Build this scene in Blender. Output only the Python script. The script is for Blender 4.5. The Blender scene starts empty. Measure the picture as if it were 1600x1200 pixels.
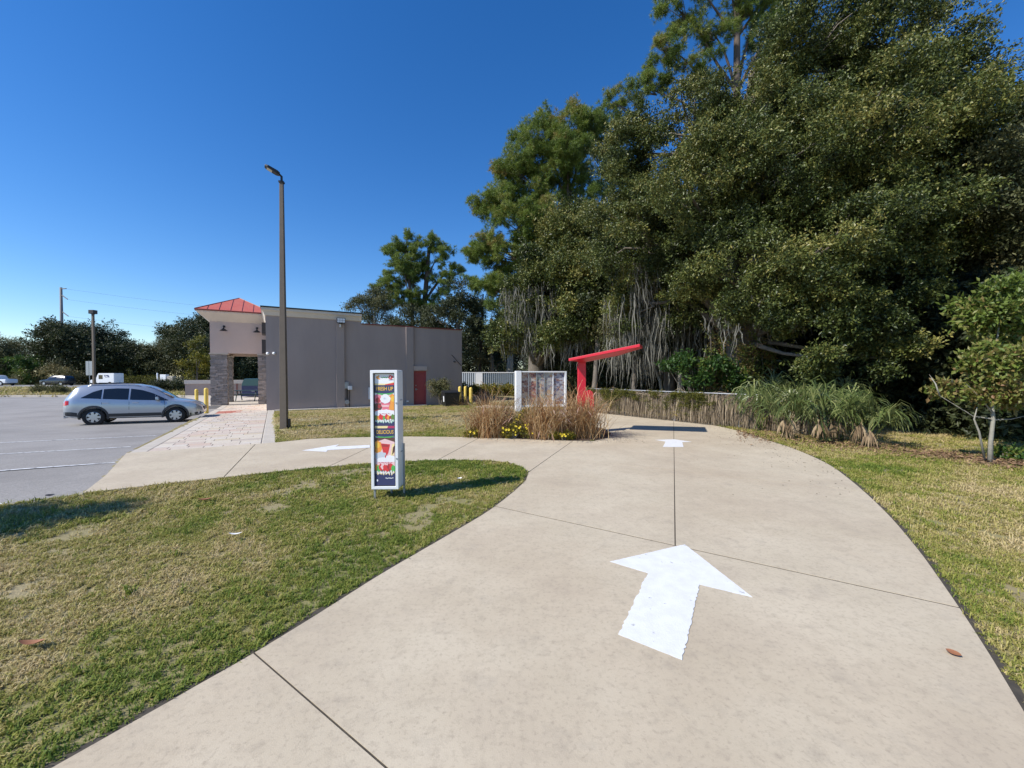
import bpy, bmesh, math, random
import numpy as np
from mathutils import Vector, Matrix, Euler

random.seed(7); rng = np.random.default_rng(7)
SC = bpy.context.scene
COL = SC.collection
R = math.radians

# ------------------------------------------------------------------ camera, sky, sun, exposure
CAM_H = 1.65; FPX = 640.0; PITCH = math.atan(12 / 640.0)
cam_d = bpy.data.cameras.new('camera'); cam = bpy.data.objects.new('camera', cam_d); COL.objects.link(cam)
cam_d.sensor_width = 36; cam_d.lens = FPX / 1600 * 36; cam_d.clip_start = 0.05; cam_d.clip_end = 4000
cam.location = (0, 0, CAM_H); cam.rotation_euler = (R(90) - PITCH, 0, 0)
SC.camera = cam
SUN_EL = R(42); SHADOW = Vector((0.88, 0.475)).normalized()      # shadows run right and away from the camera
w = bpy.data.worlds.new('World'); SC.world = w; w.use_nodes = True
nt = w.node_tree; nt.nodes.clear()
sky = nt.nodes.new('ShaderNodeTexSky'); sky.sky_type = 'NISHITA'; sky.sun_disc = False
sky.sun_elevation = SUN_EL; sky.sun_rotation = math.atan2(-SHADOW.x, -SHADOW.y)
sky.altitude = 0; sky.air_density = 1.0; sky.dust_density = 0.1; sky.ozone_density = 4.0
bg = nt.nodes.new('ShaderNodeBackground'); bg.inputs[1].default_value = 0.115
wo = nt.nodes.new('ShaderNodeOutputWorld'); hs_ = nt.nodes.new('ShaderNodeHueSaturation'); hs_.inputs['Saturation'].default_value = 1.3; hs_.inputs['Value'].default_value = 1.12; hs_.inputs['Hue'].default_value = 0.508
nt.links.new(sky.outputs[0], hs_.inputs['Color']); nt.links.new(hs_.outputs[0], bg.inputs[0]); nt.links.new(bg.outputs[0], wo.inputs[0])
sun_d = bpy.data.lights.new('sun', 'SUN'); sun_d.energy = 4.6; sun_d.angle = R(0.53); sun_d.color = (1, 0.95, 0.87)
sun = bpy.data.objects.new('sun', sun_d); COL.objects.link(sun); sun.location = (-20, -12, 25)
sdir = Vector((SHADOW.x * math.cos(SUN_EL), SHADOW.y * math.cos(SUN_EL), -math.sin(SUN_EL)))
sun.rotation_euler = sdir.to_track_quat('-Z', 'Y').to_euler()
SC.view_settings.view_transform = 'Standard'; SC.view_settings.look = 'None'; SC.view_settings.gamma = 1
SC.view_settings.exposure = 0.42
SC.render.resolution_x = 1024; SC.render.resolution_y = 768

# ------------------------------------------------------------------ helpers
def ray(px, py):
    x = (px - 800) / FPX; u = (600 - py) / FPX
    c, s = math.cos(PITCH), math.sin(PITCH)
    return Vector((x, c + s * u, -s + c * u))
def at(px, py, z=0.0):
    d = ray(px, py); k = (z - CAM_H) / d.z
    return Vector((d.x * k, d.y * k, z))
def atY(px, py, Y):
    d = ray(px, py); k = Y / d.y
    return Vector((d.x * k, Y, CAM_H + d.z * k))
def srgb(r, g, b):
    f = lambda c: (c / 255 / 12.92) if c / 255 <= .04045 else ((c / 255 + .055) / 1.055) ** 2.4
    return (f(r), f(g), f(b))
def sc(c, k): return tuple(min(1, x * k) for x in c)

def tag(o, label=None, cat=None, group=None, kind=None):
    if label: o['label'] = label
    if cat: o['category'] = cat
    if group: o['group'] = group
    if kind: o['kind'] = kind
    return o
def empty(name, loc=(0, 0, 0), rz=0, label=None, cat=None, group=None):
    o = bpy.data.objects.new(name, None); COL.objects.link(o)
    o.location = loc; o.rotation_euler = (0, 0, rz); o.empty_display_size = .1
    return tag(o, label, cat, group)
def link(name, me, m=None, parent=None, smooth=False):
    o = bpy.data.objects.new(name, me); COL.objects.link(o)
    if m is not None and len(me.materials) == 0: me.materials.append(m)
    if smooth: me.polygons.foreach_set('use_smooth', [True] * len(me.polygons))
    if parent: o.parent = parent
    return o
def copy_tree(o, parent=None):
    c = o.copy(); COL.objects.link(c); c.parent = parent
    for ch in list(o.children): copy_tree(ch, c)
    return c

class MB:
    """collects shapes for one mesh"""
    def __init__(s): s.v = []; s.f = []; s.sm = False
    def add(s, vs, fs):
        b = len(s.v); s.v += [tuple(v) for v in vs]; s.f += [tuple(b + i for i in f) for f in fs]; return s
    def box(s, x0, x1, y0, y1, z0, z1):
        return s.add([(x0, y0, z0), (x1, y0, z0), (x1, y1, z0), (x0, y1, z0), (x0, y0, z1), (x1, y0, z1), (x1, y1, z1), (x0, y1, z1)],
                     [(0, 3, 2, 1), (4, 5, 6, 7), (0, 1, 5, 4), (1, 2, 6, 5), (2, 3, 7, 6), (3, 0, 4, 7)])
    def prism(s, poly, z0, z1):
        n = len(poly)
        vs = [(p[0], p[1], z0) for p in poly] + [(p[0], p[1], z1) for p in poly]
        return s.add(vs, [tuple(range(n - 1, -1, -1)), tuple(range(n, 2 * n))] + [(i, (i + 1) % n, n + (i + 1) % n, n + i) for i in range(n)])
    def sheet(s, pts):
        return s.add(pts, [tuple(range(len(pts)))])
    def tube(s, path, radii, n=8, cap=True):
        path = [Vector(p) for p in path]; rings = []
        for i, p in enumerate(path):
            d = (path[min(i + 1, len(path) - 1)] - path[max(i - 1, 0)]).normalized()
            a = d.orthogonal().normalized() if i == 0 else (a - d * a.dot(d)).normalized()
            b = d.cross(a)
            r = radii[i] if hasattr(radii, '__len__') else radii
            rings.append([p + (a * math.cos(t) + b * math.sin(t)) * r for t in [2 * math.pi * k / n for k in range(n)]])
        vs = [v for r_ in rings for v in r_]
        fs = [(i * n + k, i * n + (k + 1) % n, (i + 1) * n + (k + 1) % n, (i + 1) * n + k) for i in range(len(path) - 1) for k in range(n)]
        if cap: fs += [tuple(range(n - 1, -1, -1)), tuple((len(path) - 1) * n + k for k in range(n))]
        return s.add(vs, fs)
    def lathe(s, prof, n=24, axis='z', c=(0, 0, 0)):
        vs = []; m = len(prof)
        for k in range(n):
            t = 2 * math.pi * k / n
            for r, h in prof:
                x, y = r * math.cos(t), r * math.sin(t)
                p = (x, y, h) if axis == 'z' else (x, h, y)
                vs.append((p[0] + c[0], p[1] + c[1], p[2] + c[2]))
        fs = [(k * m + i, ((k + 1) % n) * m + i, ((k + 1) % n) * m + i + 1, k * m + i + 1) for k in range(n) for i in range(m - 1)]
        return s.add(vs, fs)
    def ribbon(s, pts, widths, side):
        vs = []
        for p, wd in zip(pts, widths):
            vs += [p - side * wd * .5, p + side * wd * .5]
        return s.add(vs, [(2 * i, 2 * i + 1, 2 * i + 3, 2 * i + 2) for i in range(len(pts) - 1)])
    def mesh(s, name):
        me = bpy.data.meshes.new(name); me.from_pydata(s.v, [], s.f); me.update(); return me
    def build(s, name, m, parent=None, smooth=False, bevel=0, kind=None, fix=True):
        me = s.mesh(name)
        if fix or bevel:
            bm = bmesh.new(); bm.from_mesh(me)
            if fix: bmesh.ops.recalc_face_normals(bm, faces=bm.faces)
            if bevel:
                bmesh.ops.bevel(bm, geom=list(bm.edges), offset=bevel, segments=2, profile=.6, affect='EDGES', clamp_overlap=True)
            bm.to_mesh(me); bm.free()
        o = link(name, me, m, parent, smooth)
        if kind: o['kind'] = kind
        return o

def frame_xf(o2, ang):
    """local (u,t,z) -> world, as object transform"""
    return o2, ang

# ---- materials
def mat(name, col, rough=.7, var=None, vscale=6.0, vamt=.5, bump=0, bscale=60, metal=0, spec=.5, detail=6, coat=0, stretch=None, var2=None, v2scale=.6, v2amt=.5):
    m = bpy.data.materials.new(name); m.use_nodes = True
    t = m.node_tree; b = t.nodes['Principled BSDF']
    b.inputs['Roughness'].default_value = rough; b.inputs['Metallic'].default_value = metal
    b.inputs['Specular IOR Level'].default_value = spec; b.inputs['Coat Weight'].default_value = coat
    b.inputs['Base Color'].default_value = (*col, 1)
    tc = t.nodes.new('ShaderNodeTexCoord'); src = tc.outputs['Object']
    if stretch:
        mp = t.nodes.new('ShaderNodeMapping'); mp.inputs['Scale'].default_value = stretch
        t.links.new(src, mp.inputs['Vector']); src = mp.outputs[0]
    cur = None
    def layer(c2, scale, amt, lo, hi, cur):
        n = t.nodes.new('ShaderNodeTexNoise'); n.inputs['Scale'].default_value = scale; n.inputs['Detail'].default_value = detail
        n.inputs['Roughness'].default_value = .62
        t.links.new(src, n.inputs['Vector'])
        mr = t.nodes.new('ShaderNodeMapRange'); mr.inputs[1].default_value = lo; mr.inputs[2].default_value = hi; mr.inputs[4].default_value = amt
        t.links.new(n.outputs[0], mr.inputs[0])
        mx = t.nodes.new('ShaderNodeMix'); mx.data_type = 'RGBA'
        mx.inputs[6].default_value = (*col, 1); mx.inputs[7].default_value = (*c2, 1)
        if cur: t.links.new(cur, mx.inputs[6])
        t.links.new(mr.outputs[0], mx.inputs[0]); return mx.outputs[2]
    if var: cur = layer(var, vscale, vamt, .35, .65, cur)
    if var2: cur = layer(var2, v2scale, v2amt, .42, .68, cur)
    if cur: t.links.new(cur, b.inputs['Base Color'])
    if bump:
        n = t.nodes.new('ShaderNodeTexNoise'); n.inputs['Scale'].default_value = bscale; n.inputs['Detail'].default_value = 4
        t.links.new(src, n.inputs['Vector'])
        bp = t.nodes.new('ShaderNodeBump'); bp.inputs['Strength'].default_value = min(1, bump); bp.inputs['Distance'].default_value = .01
        t.links.new(n.outputs[0], bp.inputs['Height']); t.links.new(bp.outputs[0], b.inputs['Normal'])
    return m

def leafmat(name, ramp, rough=.45, trans=.25, spec=.4, jit=.4):
    """colour by the instance attribute tint (0..1) plus a little per-instance jitter"""
    m = bpy.data.materials.new(name); m.use_nodes = True
    t = m.node_tree; b = t.nodes['Principled BSDF']; out = t.nodes['Material Output']
    a = t.nodes.new('ShaderNodeAttribute'); a.attribute_type = 'INSTANCER'; a.attribute_name = 'tint'
    g = t.nodes.new('ShaderNodeNewGeometry')
    ad = t.nodes.new('ShaderNodeMath'); ad.operation = 'MULTIPLY_ADD'
    t.links.new(g.outputs['Random Per Island'], ad.inputs[0]); ad.inputs[1].default_value = jit
    sb = t.nodes.new('ShaderNodeMath'); sb.operation = 'SUBTRACT'; t.links.new(a.outputs['Fac'], sb.inputs[0]); sb.inputs[1].default_value = jit / 2
    t.links.new(sb.outputs[0], ad.inputs[2])
    cr = t.nodes.new('ShaderNodeValToRGB'); t.links.new(ad.outputs[0], cr.inputs[0])
    while len(cr.color_ramp.elements) < len(ramp): cr.color_ramp.elements.new(.5)
    for e, (p, c) in zip(cr.color_ramp.elements, ramp): e.position = p; e.color = (*c, 1)
    t.links.new(cr.outputs[0], b.inputs['Base Color']); b.inputs['Roughness'].default_value = rough
    b.inputs['Specular IOR Level'].default_value = spec
    tr = t.nodes.new('ShaderNodeBsdfTranslucent'); t.links.new(cr.outputs[0], tr.inputs[0])
    mx = t.nodes.new('ShaderNodeMixShader'); mx.inputs[0].default_value = trans
    t.links.new(b.outputs[0], mx.inputs[1]); t.links.new(tr.outputs[0], mx.inputs[2]); t.links.new(mx.outputs[0], out.inputs[0])
    return m

def ribmat(name, ramp, trans=.2, rough=.6):
    """colour per separate blade"""
    m = bpy.data.materials.new(name); m.use_nodes = True
    t = m.node_tree; b = t.nodes['Principled BSDF']; out = t.nodes['Material Output']
    g = t.nodes.new('ShaderNodeNewGeometry'); cr = t.nodes.new('ShaderNodeValToRGB')
    t.links.new(g.outputs['Random Per Island'], cr.inputs[0])
    while len(cr.color_ramp.elements) < len(ramp): cr.color_ramp.elements.new(.5)
    for e, (p, c) in zip(cr.color_ramp.elements, ramp): e.position = p; e.color = (*c, 1)
    t.links.new(cr.outputs[0], b.inputs['Base Color']); b.inputs['Roughness'].default_value = rough
    tr = t.nodes.new('ShaderNodeBsdfTranslucent'); t.links.new(cr.outputs[0], tr.inputs[0])
    mx = t.nodes.new('ShaderNodeMixShader'); mx.inputs[0].default_value = trans
    t.links.new(b.outputs[0], mx.inputs[1]); t.links.new(tr.outputs[0], mx.inputs[2]); t.links.new(mx.outputs[0], out.inputs[0])
    return m

# ---- value noise on numpy arrays
def vnoise(x, y, seed=0):
    xi = np.floor(x).astype(np.int64); yi = np.floor(y).astype(np.int64); fx = x - xi; fy = y - yi
    fx = fx * fx * (3 - 2 * fx); fy = fy * fy * (3 - 2 * fy)
    def h(a, b):
        n = (a * 374761393 + b * 668265263 + seed * 974711) & 0x7fffffff
        n = ((n ^ (n >> 13)) * 1274126177) & 0x7fffffff
        return ((n ^ (n >> 16)) & 0xffff) / 65535.0
    return (h(xi, yi) * (1 - fx) + h(xi + 1, yi) * fx) * (1 - fy) + (h(xi, yi + 1) * (1 - fx) + h(xi + 1, yi + 1) * fx) * fy
def fnoise(x, y, seed=0, oct=4):
    s = 0; a = .5; t = 0
    for i in range(oct):
        s = s + a * vnoise(x * 2 ** i, y * 2 ** i, seed + i); t += a; a *= .55
    return s / t
def inpoly(x, y, poly):
    c = np.zeros(np.shape(x), bool); n = len(poly)
    for i in range(n):
        x0, y0 = poly[i][0], poly[i][1]; x1, y1 = poly[(i + 1) % n][0], poly[(i + 1) % n][1]
        if y0 == y1: continue
        k = ((y0 > y) != (y1 > y)) & (x < (x1 - x0) * (y - y0) / (y1 - y0) + x0)
        c ^= k
    return c
def polydist(x, y, poly):
    d = np.full(np.shape(x), 1e9); n = len(poly)
    for i in range(n):
        x0, y0 = poly[i][0], poly[i][1]; x1, y1 = poly[(i + 1) % n][0], poly[(i + 1) % n][1]
        dx, dy = x1 - x0, y1 - y0; L = dx * dx + dy * dy + 1e-12
        t = np.clip(((x - x0) * dx + (y - y0) * dy) / L, 0, 1)
        d = np.minimum(d, np.hypot(x - x0 - t * dx, y - y0 - t * dy))
    return d

# ---- geometry-node scatter (uncountable leaves, needles, blades)
_groups = {}
def scatter_group(key, variants):
    if key in _groups: return _groups[key]
    ng = bpy.data.node_groups.new('scatter_' + key, 'GeometryNodeTree')
    ng.interface.new_socket('Geometry', in_out='INPUT', socket_type='NodeSocketGeometry')
    ng.interface.new_socket('Geometry', in_out='OUTPUT', socket_type='NodeSocketGeometry')
    N = ng.nodes; L = ng.links
    gi = N.new('NodeGroupInput'); go = N.new('NodeGroupOutput')
    ip = N.new('GeometryNodeInstanceOnPoints'); jn = N.new('GeometryNodeJoinGeometry')
    for v in variants:
        oi = N.new('GeometryNodeObjectInfo'); oi.inputs['Object'].default_value = v; oi.inputs['As Instance'].default_value = False
        g2 = N.new('GeometryNodeGeometryToInstance'); L.new(oi.outputs['Geometry'], g2.inputs[0]); L.new(g2.outputs[0], jn.inputs[0])
    def na(nm, dt):
        a = N.new('GeometryNodeInputNamedAttribute'); a.data_type = dt; a.inputs['Name'].default_value = nm
        return a.outputs['Attribute']
    L.new(gi.outputs[0], ip.inputs['Points']); L.new(jn.outputs[0], ip.inputs['Instance'])
    ip.inputs['Pick Instance'].default_value = True
    L.new(na('vid', 'INT'), ip.inputs['Instance Index']); L.new(na('rot', 'FLOAT_VECTOR'), ip.inputs['Rotation'])
    L.new(na('scl', 'FLOAT'), ip.inputs['Scale'])
    L.new(ip.outputs[0], go.inputs[0])
    _groups[key] = ng
    return ng
def scatter(name, key, variants, pts, rot, scl, tint, parent=None):
    n = len(pts); me = bpy.data.meshes.new(name)
    me.vertices.add(n); me.vertices.foreach_set('co', np.asarray(pts, np.float32).ravel())
    a = me.attributes.new('rot', 'FLOAT_VECTOR', 'POINT'); a.data.foreach_set('vector', np.asarray(rot, np.float32).ravel())
    a = me.attributes.new('scl', 'FLOAT', 'POINT'); a.data.foreach_set('value', np.asarray(scl, np.float32))
    a = me.attributes.new('tint', 'FLOAT', 'POINT'); a.data.foreach_set('value', np.asarray(tint, np.float32))
    a = me.attributes.new('vid', 'INT', 'POINT'); a.data.foreach_set('value', rng.integers(0, len(variants), n).astype(np.int32))
    me.update()
    o = bpy.data.objects.new(name, me); COL.objects.link(o)
    for v in variants:
        for m in v.data.materials:
            if m.name not in me.materials: me.materials.append(m)
    md = o.modifiers.new('scatter', 'NODES'); md.node_group = scatter_group(key, variants)
    if parent: o.parent = parent
    o['kind'] = 'stuff'
    return o
def proto(name, mb, m):
    me = mb.mesh(name); me.materials.append(m)
    return bpy.data.objects.new(name, me)       # never linked: only a source for scatter()
# ------------------------------------------------------------------ materials
M = {}
M['concrete'] = mat('concrete', (.54, .465, .345), .85, var=(.44, .375, .27), vscale=1.3, vamt=.6, bump=.12, bscale=140, var2=(.40, .315, .215), v2scale=.45, v2amt=.65)
def add_specks(m):
    t = m.node_tree; b = t.nodes['Principled BSDF']; src = b.inputs['Base Color'].links[0].from_socket
    tc = t.nodes.new('ShaderNodeTexCoord')
    for scale, lo, hi, amt, col in ((34, .52, .72, .6, (.24, .195, .145)), (11, .5, .72, .5, (.30, .25, .185)), (3.1, .55, .78, .5, (.27, .235, .19)), (.9, .5, .75, .35, (.36, .31, .25)), (160, .55, .7, .3, (.62, .55, .45))):
        n = t.nodes.new('ShaderNodeTexNoise'); n.inputs['Scale'].default_value = scale; n.inputs['Detail'].default_value = 8
        n.inputs['Roughness'].default_value = .72
        t.links.new(tc.outputs['Object'], n.inputs['Vector'])
        mr = t.nodes.new('ShaderNodeMapRange'); mr.inputs[1].default_value = lo; mr.inputs[2].default_value = hi; mr.inputs[4].default_value = amt
        t.links.new(n.outputs[0], mr.inputs[0])
        mx = t.nodes.new('ShaderNodeMix'); mx.data_type = 'RGBA'; mx.inputs[7].default_value = (*col, 1)
        t.links.new(mr.outputs[0], mx.inputs[0]); t.links.new(src, mx.inputs[6]); src = mx.outputs[2]
    t.links.new(src, b.inputs['Base Color'])
add_specks(M['concrete'])
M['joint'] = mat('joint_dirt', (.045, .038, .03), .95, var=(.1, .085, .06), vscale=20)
M['pale_concrete'] = mat('pale_concrete', (.50, .45, .38), .85, var=(.40, .36, .30), vscale=3, vamt=.6, bump=.3, bscale=80)
M['asphalt'] = mat('asphalt', (.23, .218, .205), .9, var=(.36, .34, .315), vscale=38, vamt=.8, bump=.8, bscale=60, var2=(.18, .168, .155), v2scale=.5, v2amt=.6)
M['road'] = mat('road_asphalt', (.26, .26, .265), .9, var=(.21, .21, .215), vscale=.3)
def wornpaint(name, keep):
    m = mat(name, (.72, .73, .74), .7, var=(.62, .62, .61), vscale=9, vamt=.7, bump=.2, bscale=90)
    t = m.node_tree; b = t.nodes['Principled BSDF']; src = b.inputs['Base Color'].links[0].from_socket
    tc = t.nodes.new('ShaderNodeTexCoord'); n = t.nodes.new('ShaderNodeTexNoise'); n.inputs['Scale'].default_value = 14; n.inputs['Detail'].default_value = 8
    t.links.new(tc.outputs['Object'], n.inputs['Vector'])
    mr = t.nodes.new('ShaderNodeMapRange'); mr.inputs[1].default_value = keep; mr.inputs[2].default_value = keep + .09
    t.links.new(n.outputs[0], mr.inputs[0])
    mx = t.nodes.new('ShaderNodeMix'); mx.data_type = 'RGBA'; mx.inputs[7].default_value = (.3, .29, .28, 1)
    t.links.new(mr.outputs[0], mx.inputs[0]); t.links.new(src, mx.inputs[6]); t.links.new(mx.outputs[2], b.inputs['Base Color'])
    return m
M['paint'] = wornpaint('white_road_paint', .66)
M['oldpaint'] = wornpaint('worn_line_paint', .52)
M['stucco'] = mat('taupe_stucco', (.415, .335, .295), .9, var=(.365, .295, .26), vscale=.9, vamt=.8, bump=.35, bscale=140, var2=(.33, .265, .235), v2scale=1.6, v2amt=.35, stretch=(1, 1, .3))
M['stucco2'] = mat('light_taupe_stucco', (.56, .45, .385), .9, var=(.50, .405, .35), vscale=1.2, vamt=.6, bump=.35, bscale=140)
M['cream'] = mat('cream_trim', (.68, .61, .52), .8, var=(.60, .54, .46), vscale=3, vamt=.5)
M['darkmetal'] = mat('dark_metal', (.02, .02, .022), .5)
M['redcoping'] = mat('red_coping', (.20, .045, .035), .5)
M['redroof'] = mat('red_metal_roof', (.54, .15, .085), .42, var=(.52, .085, .055), vscale=2, spec=.5)
M['reddoor'] = mat('red_door', (.40, .075, .075), .5, var=(.35, .06, .06), vscale=3)
M['steel'] = mat('galvanised_steel', (.42, .43, .44), .45, metal=.6, var=(.3, .31, .32), vscale=12)
M['white'] = mat('white_enamel', (.80, .81, .82), .35, var=(.74, .755, .77), vscale=5)
M['yellow'] = mat('yellow_paint', (.72, .52, .09), .5, var=(.60, .45, .12), vscale=8)
M['black'] = mat('black_plastic', (.012, .012, .013), .45)
M['bronze'] = mat('bronze_pole', (.145, .115, .085), .6, var=(.115, .09, .065), vscale=5)
M['canopyred'] = mat('canopy_red', (.60, .015, .036), .4, var=(.50, .017, .034), vscale=4)
M['glass'] = mat('dark_glass', (.012, .014, .016), .06, spec=.8)
M['navy'] = mat('navy_paint', (.012, .02, .075), .5, var=(.03, .04, .09), vscale=6)
M['sunlit_blue'] = mat('painted_sunlit_blue', (.32, .52, .70), .5)
M['greenmetal'] = mat('dark_green_metal', (.012, .04, .035), .5)
M['mulch'] = mat('mulch', (.12, .075, .045), .95, var=(.05, .03, .02), vscale=25, vamt=.9, bump=1, bscale=40)
M['bark'] = mat('oak_bark', (.115, .095, .075), .95, var=(.19, .17, .145), vscale=7, vamt=.8, bump=1, bscale=18, stretch=(1, 1, .25))
M['pinebark'] = mat('pine_bark', (.125, .10, .085), .95, var=(.075, .055, .045), vscale=8, vamt=.8, bump=1, bscale=18, stretch=(1, 1, .35))
M['palmbark'] = mat('palm_bark', (.30, .23, .16), .95, var=(.2, .15, .1), vscale=10, stretch=(1, 1, 4))
M['greybark'] = mat('pale_grey_bark', (.30, .285, .235), .9, var=(.19, .18, .15), vscale=14, vamt=.8)

# ------------------------------------------------------------------ site lines (metres, camera foot at the origin)
C0 = Vector((-12.9, 21.5)); U = Vector((.864, .503)).normalized(); T = Vector((-U.y, U.x)); ANG = math.atan2(U.y, U.x)
def B(u, t, z=0): p = C0 + U * u + T * t; return Vector((p.x, p.y, z))
def P2(px, py): v = at(px, py); return (v.x, v.y)
def smooth_line(pts, n=4):
    pts = [Vector(p) for p in pts]; out = []
    for i in range(len(pts) - 1):
        p0 = pts[max(i - 1, 0)]; p1 = pts[i]; p2 = pts[i + 1]; p3 = pts[min(i + 2, len(pts) - 1)]
        for k in range(n):
            t = k / n
            out.append(tuple(.5 * ((2 * p1) + (p2 - p0) * t + (2 * p0 - 5 * p1 + 4 * p2 - p3) * t * t + (3 * p1 - p0 - 3 * p2 + p3) * t ** 3)))
    out.append(tuple(pts[-1])); return out
left_edge = [(-6.2, -6.0), (-4.4, -2.6)] + [P2(*p) for p in ((80, 1200), (270, 1092), (397, 1020), (500, 957), (600, 894), (700, 836), (765, 797), (805, 766), (822, 750))]
tip = P2(826, 738)
island_top = [tip] + [P2(*p) for p in ((815, 729), (790, 722), (745, 718.5), (690, 718.5), (600, 722), (500, 730), (400, 740), (300, 751), (200, 762), (130, 770))]
right_edge = [(-3.4, -6.0), (-.6, -2.5), (1.15, .2)] + [P2(*p) for p in ((1600, 1112), (1530, 997), (1480, 922), (1430, 853), (1380, 796), (1330, 751), (1290, 723), (1240, 701), (1200, 688), (1160, 675), (1100, 661), (1040, 651), (980, 644), (940, 641))]
bed_right = [P2(*p) for p in ((896, 688.5), (928, 689), (944, 685), (946, 678), (930, 671), (900, 666))]
J5 = P2(896, 688.5)
far_lane = [(2.6, 20.3), (.5, 22.6), (-1.6, 23.6), (-2.2, 21.6), (-.2, 20.6), (1.0, 19.0)]
L_ = smooth_line(left_edge); I_ = smooth_line(island_top); R_ = smooth_line(right_edge)
main_poly = L_ + [tip] + bed_right + [(1.3, 16.0)] + far_lane[::-1] + R_[::-1]
walk_near_l = B(-2.42, -13.3); walk_near_r = B(.36, -13.3)
lawn_front = [P2(*p) for p in ((433, 690), (480, 686), (540, 683.5), (640, 682), (735, 683), (800, 685), (850, 687))]
apron = [P2(130, 770), P2(166, 742), (walk_near_l.x, walk_near_l.y)]
cross_poly = I_ + apron[1:] + [(walk_near_r.x, walk_near_r.y)] + lawn_front[1:] + [J5]

# lot
K0 = walk_near_l
lot_poly = [P2(128, 771), P2(164, 743), (K0.x, K0.y)] + [tuple(B(-2.42, t).xy) for t in (-8, -3, 2, 8, 12)] + [(-25, 35.5), (-34, 36.4), (-60, 36.4), (-95, 37), (-95, -25), (-22, -25), (-14, -3.2), (-9.5, 2.4), (-6.65, 5.28)]
def lotz(x, y):
    y = np.asarray(y, float)
    return -.035 - .30 * np.clip((y - 7.5) / 12, 0, 1) + .14 * np.clip((y - 26) / 10, 0, 1)
def padz(t): return -.02 - .13 * min(1, max(0, (t + 13.3) / 13.3))
def zg(x, y):
    x = np.asarray(x, float); y = np.asarray(y, float)
    z = -.012 + .17 * np.clip((.8 - x) / 2.5, 0, 1) * np.exp(-((x + 4.2) / 3.6) ** 2 / 2 - ((y - 15.6) / 1.7) ** 2 / 2)
    # the pad of the building lies lower
    ru = (x - C0.x) * U.x + (y - C0.y) * U.y; rt = (x - C0.x) * T.x + (y - C0.y) * T.y
    k = np.clip((rt + 4.0) / 3.4, 0, 1) * np.clip((13 - ru) / 3, 0, 1) * np.clip((40 - rt) / 6, 0, 1)
    z = z * (1 - k) + (-.2) * k
    kr = np.clip(np.minimum(np.minimum((ru + 2.42), (.36 - ru)), np.minimum(rt + 13.3, 14 - rt)) / .22, 0, 1)
    z = z * (1 - kr) + np.minimum(z, -.32) * kr
    ins = inpoly(x, y, lot_poly); d = np.where(ins, polydist(x, y, lot_poly), 0)
    kk = np.clip(d / .35, 0, 1)
    return z * (1 - kk) + (lotz(x, y) - .12) * kk

# ------------------------------------------------------------------ ground sheet
M['ground'] = mat('turf_soil', (.25, .205, .10), .95, var=(.17, .18, .055), vscale=1.1, vamt=.9, bump=1, bscale=55, var2=(.33, .26, .16), v2scale=.55, v2amt=.75)
def axis(lo, hi, core0, core1, step):
    a = list(np.arange(core0, core1 + 1e-6, step)); d = step; p = core0
    while p > lo: d *= 1.3; p -= d; a.insert(0, p)
    d = step; p = core1
    while p < hi: d *= 1.3; p += d; a.append(p)
    return np.array(a)
gx = axis(-1500, 1500, -27, 14, .3); gy = axis(-300, 2200, -3, 39, .3)
X, Y = np.meshgrid(gx, gy); Z = zg(X, Y)
nx, ny = len(gx), len(gy)
vs = np.stack([X.ravel(), Y.ravel(), Z.ravel()], 1)
ii = (np.arange(ny - 1)[:, None] * nx + np.arange(nx - 1)[None, :]).ravel()
fs = np.stack([ii, ii + 1, ii + nx + 1, ii + nx], 1)
me = bpy.data.meshes.new('ground'); me.from_pydata(vs.tolist(), [], fs.tolist())
tag(link('ground', me, M['ground'], smooth=True), kind='structure')

# ------------------------------------------------------------------ driveway: slabs with open joints over a dark bed
def clip(poly, p, n):
    out = []; m = len(poly)
    for i in range(m):
        a = poly[i]; b = poly[(i + 1) % m]
        da = (a[0] - p[0]) * n[0] + (a[1] - p[1]) * n[1]; db = (b[0] - p[0]) * n[0] + (b[1] - p[1]) * n[1]
        if da >= 0: out.append(a)
        if (da > 0 > db) or (da < 0 < db):
            k = da / (da - db); out.append((a[0] + (b[0] - a[0]) * k, a[1] + (b[1] - a[1]) * k))
    return out
def cut(polys, a, b, cond=lambda c: True, gap=.006):
    d = Vector((b[0] - a[0], b[1] - a[1])).normalized(); n = (-d.y, d.x); out = []
    for q in polys:
        c = (sum(p[0] for p in q) / len(q), sum(p[1] for p in q) / len(q))
        if not cond(c): out.append(q); continue
        for s in (1, -1):
            r = clip(q, (a[0] + n[0] * s * gap, a[1] + n[1] * s * gap), (n[0] * s, n[1] * s))
            if len(r) >= 3: out.append(r)
    return out
main = [main_poly]
j3a, j3b = P2(397, 1020), P2(605, 1200); j2a, j2b = P2(793, 795), P2(1480, 945)
j4a, j4b = P2(880, 716), P2(1335, 766)
main = cut(main, j3a, j3b)
main = cut(main, j2a, j2b, gap=.012)
dj = Vector((j2b[0] - j2a[0], j2b[1] - j2a[1])).normalized(); nj = Vector((-dj.y, dj.x))
beyond = lambda c: (c[0] - j2a[0]) * nj.x + (c[1] - j2a[1]) * nj.y > 0
main = cut(main, P2(1055, 850), P2(1053, 690), beyond)
main = cut(main, j4a, j4b, beyond, gap=.008)
main = cut(main, P2(960, 684), P2(1240, 690), lambda c: beyond(c) and c[1] > 6.8, gap=.006)
j5d = Vector((J5[0] - tip[0], J5[1] - tip[1])).normalized(); j5n = (-j5d.y, j5d.x)
cross = [clip(cross_poly, (tip[0] + j5n[0] * .014, tip[1] + j5n[1] * .014), j5n)]
cross = cut(cross, P2(359, 735.6), P2(399, 694), gap=.008)
cross = cut(cross, P2(536.5, 718), P2(575, 700), gap=.008)
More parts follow.
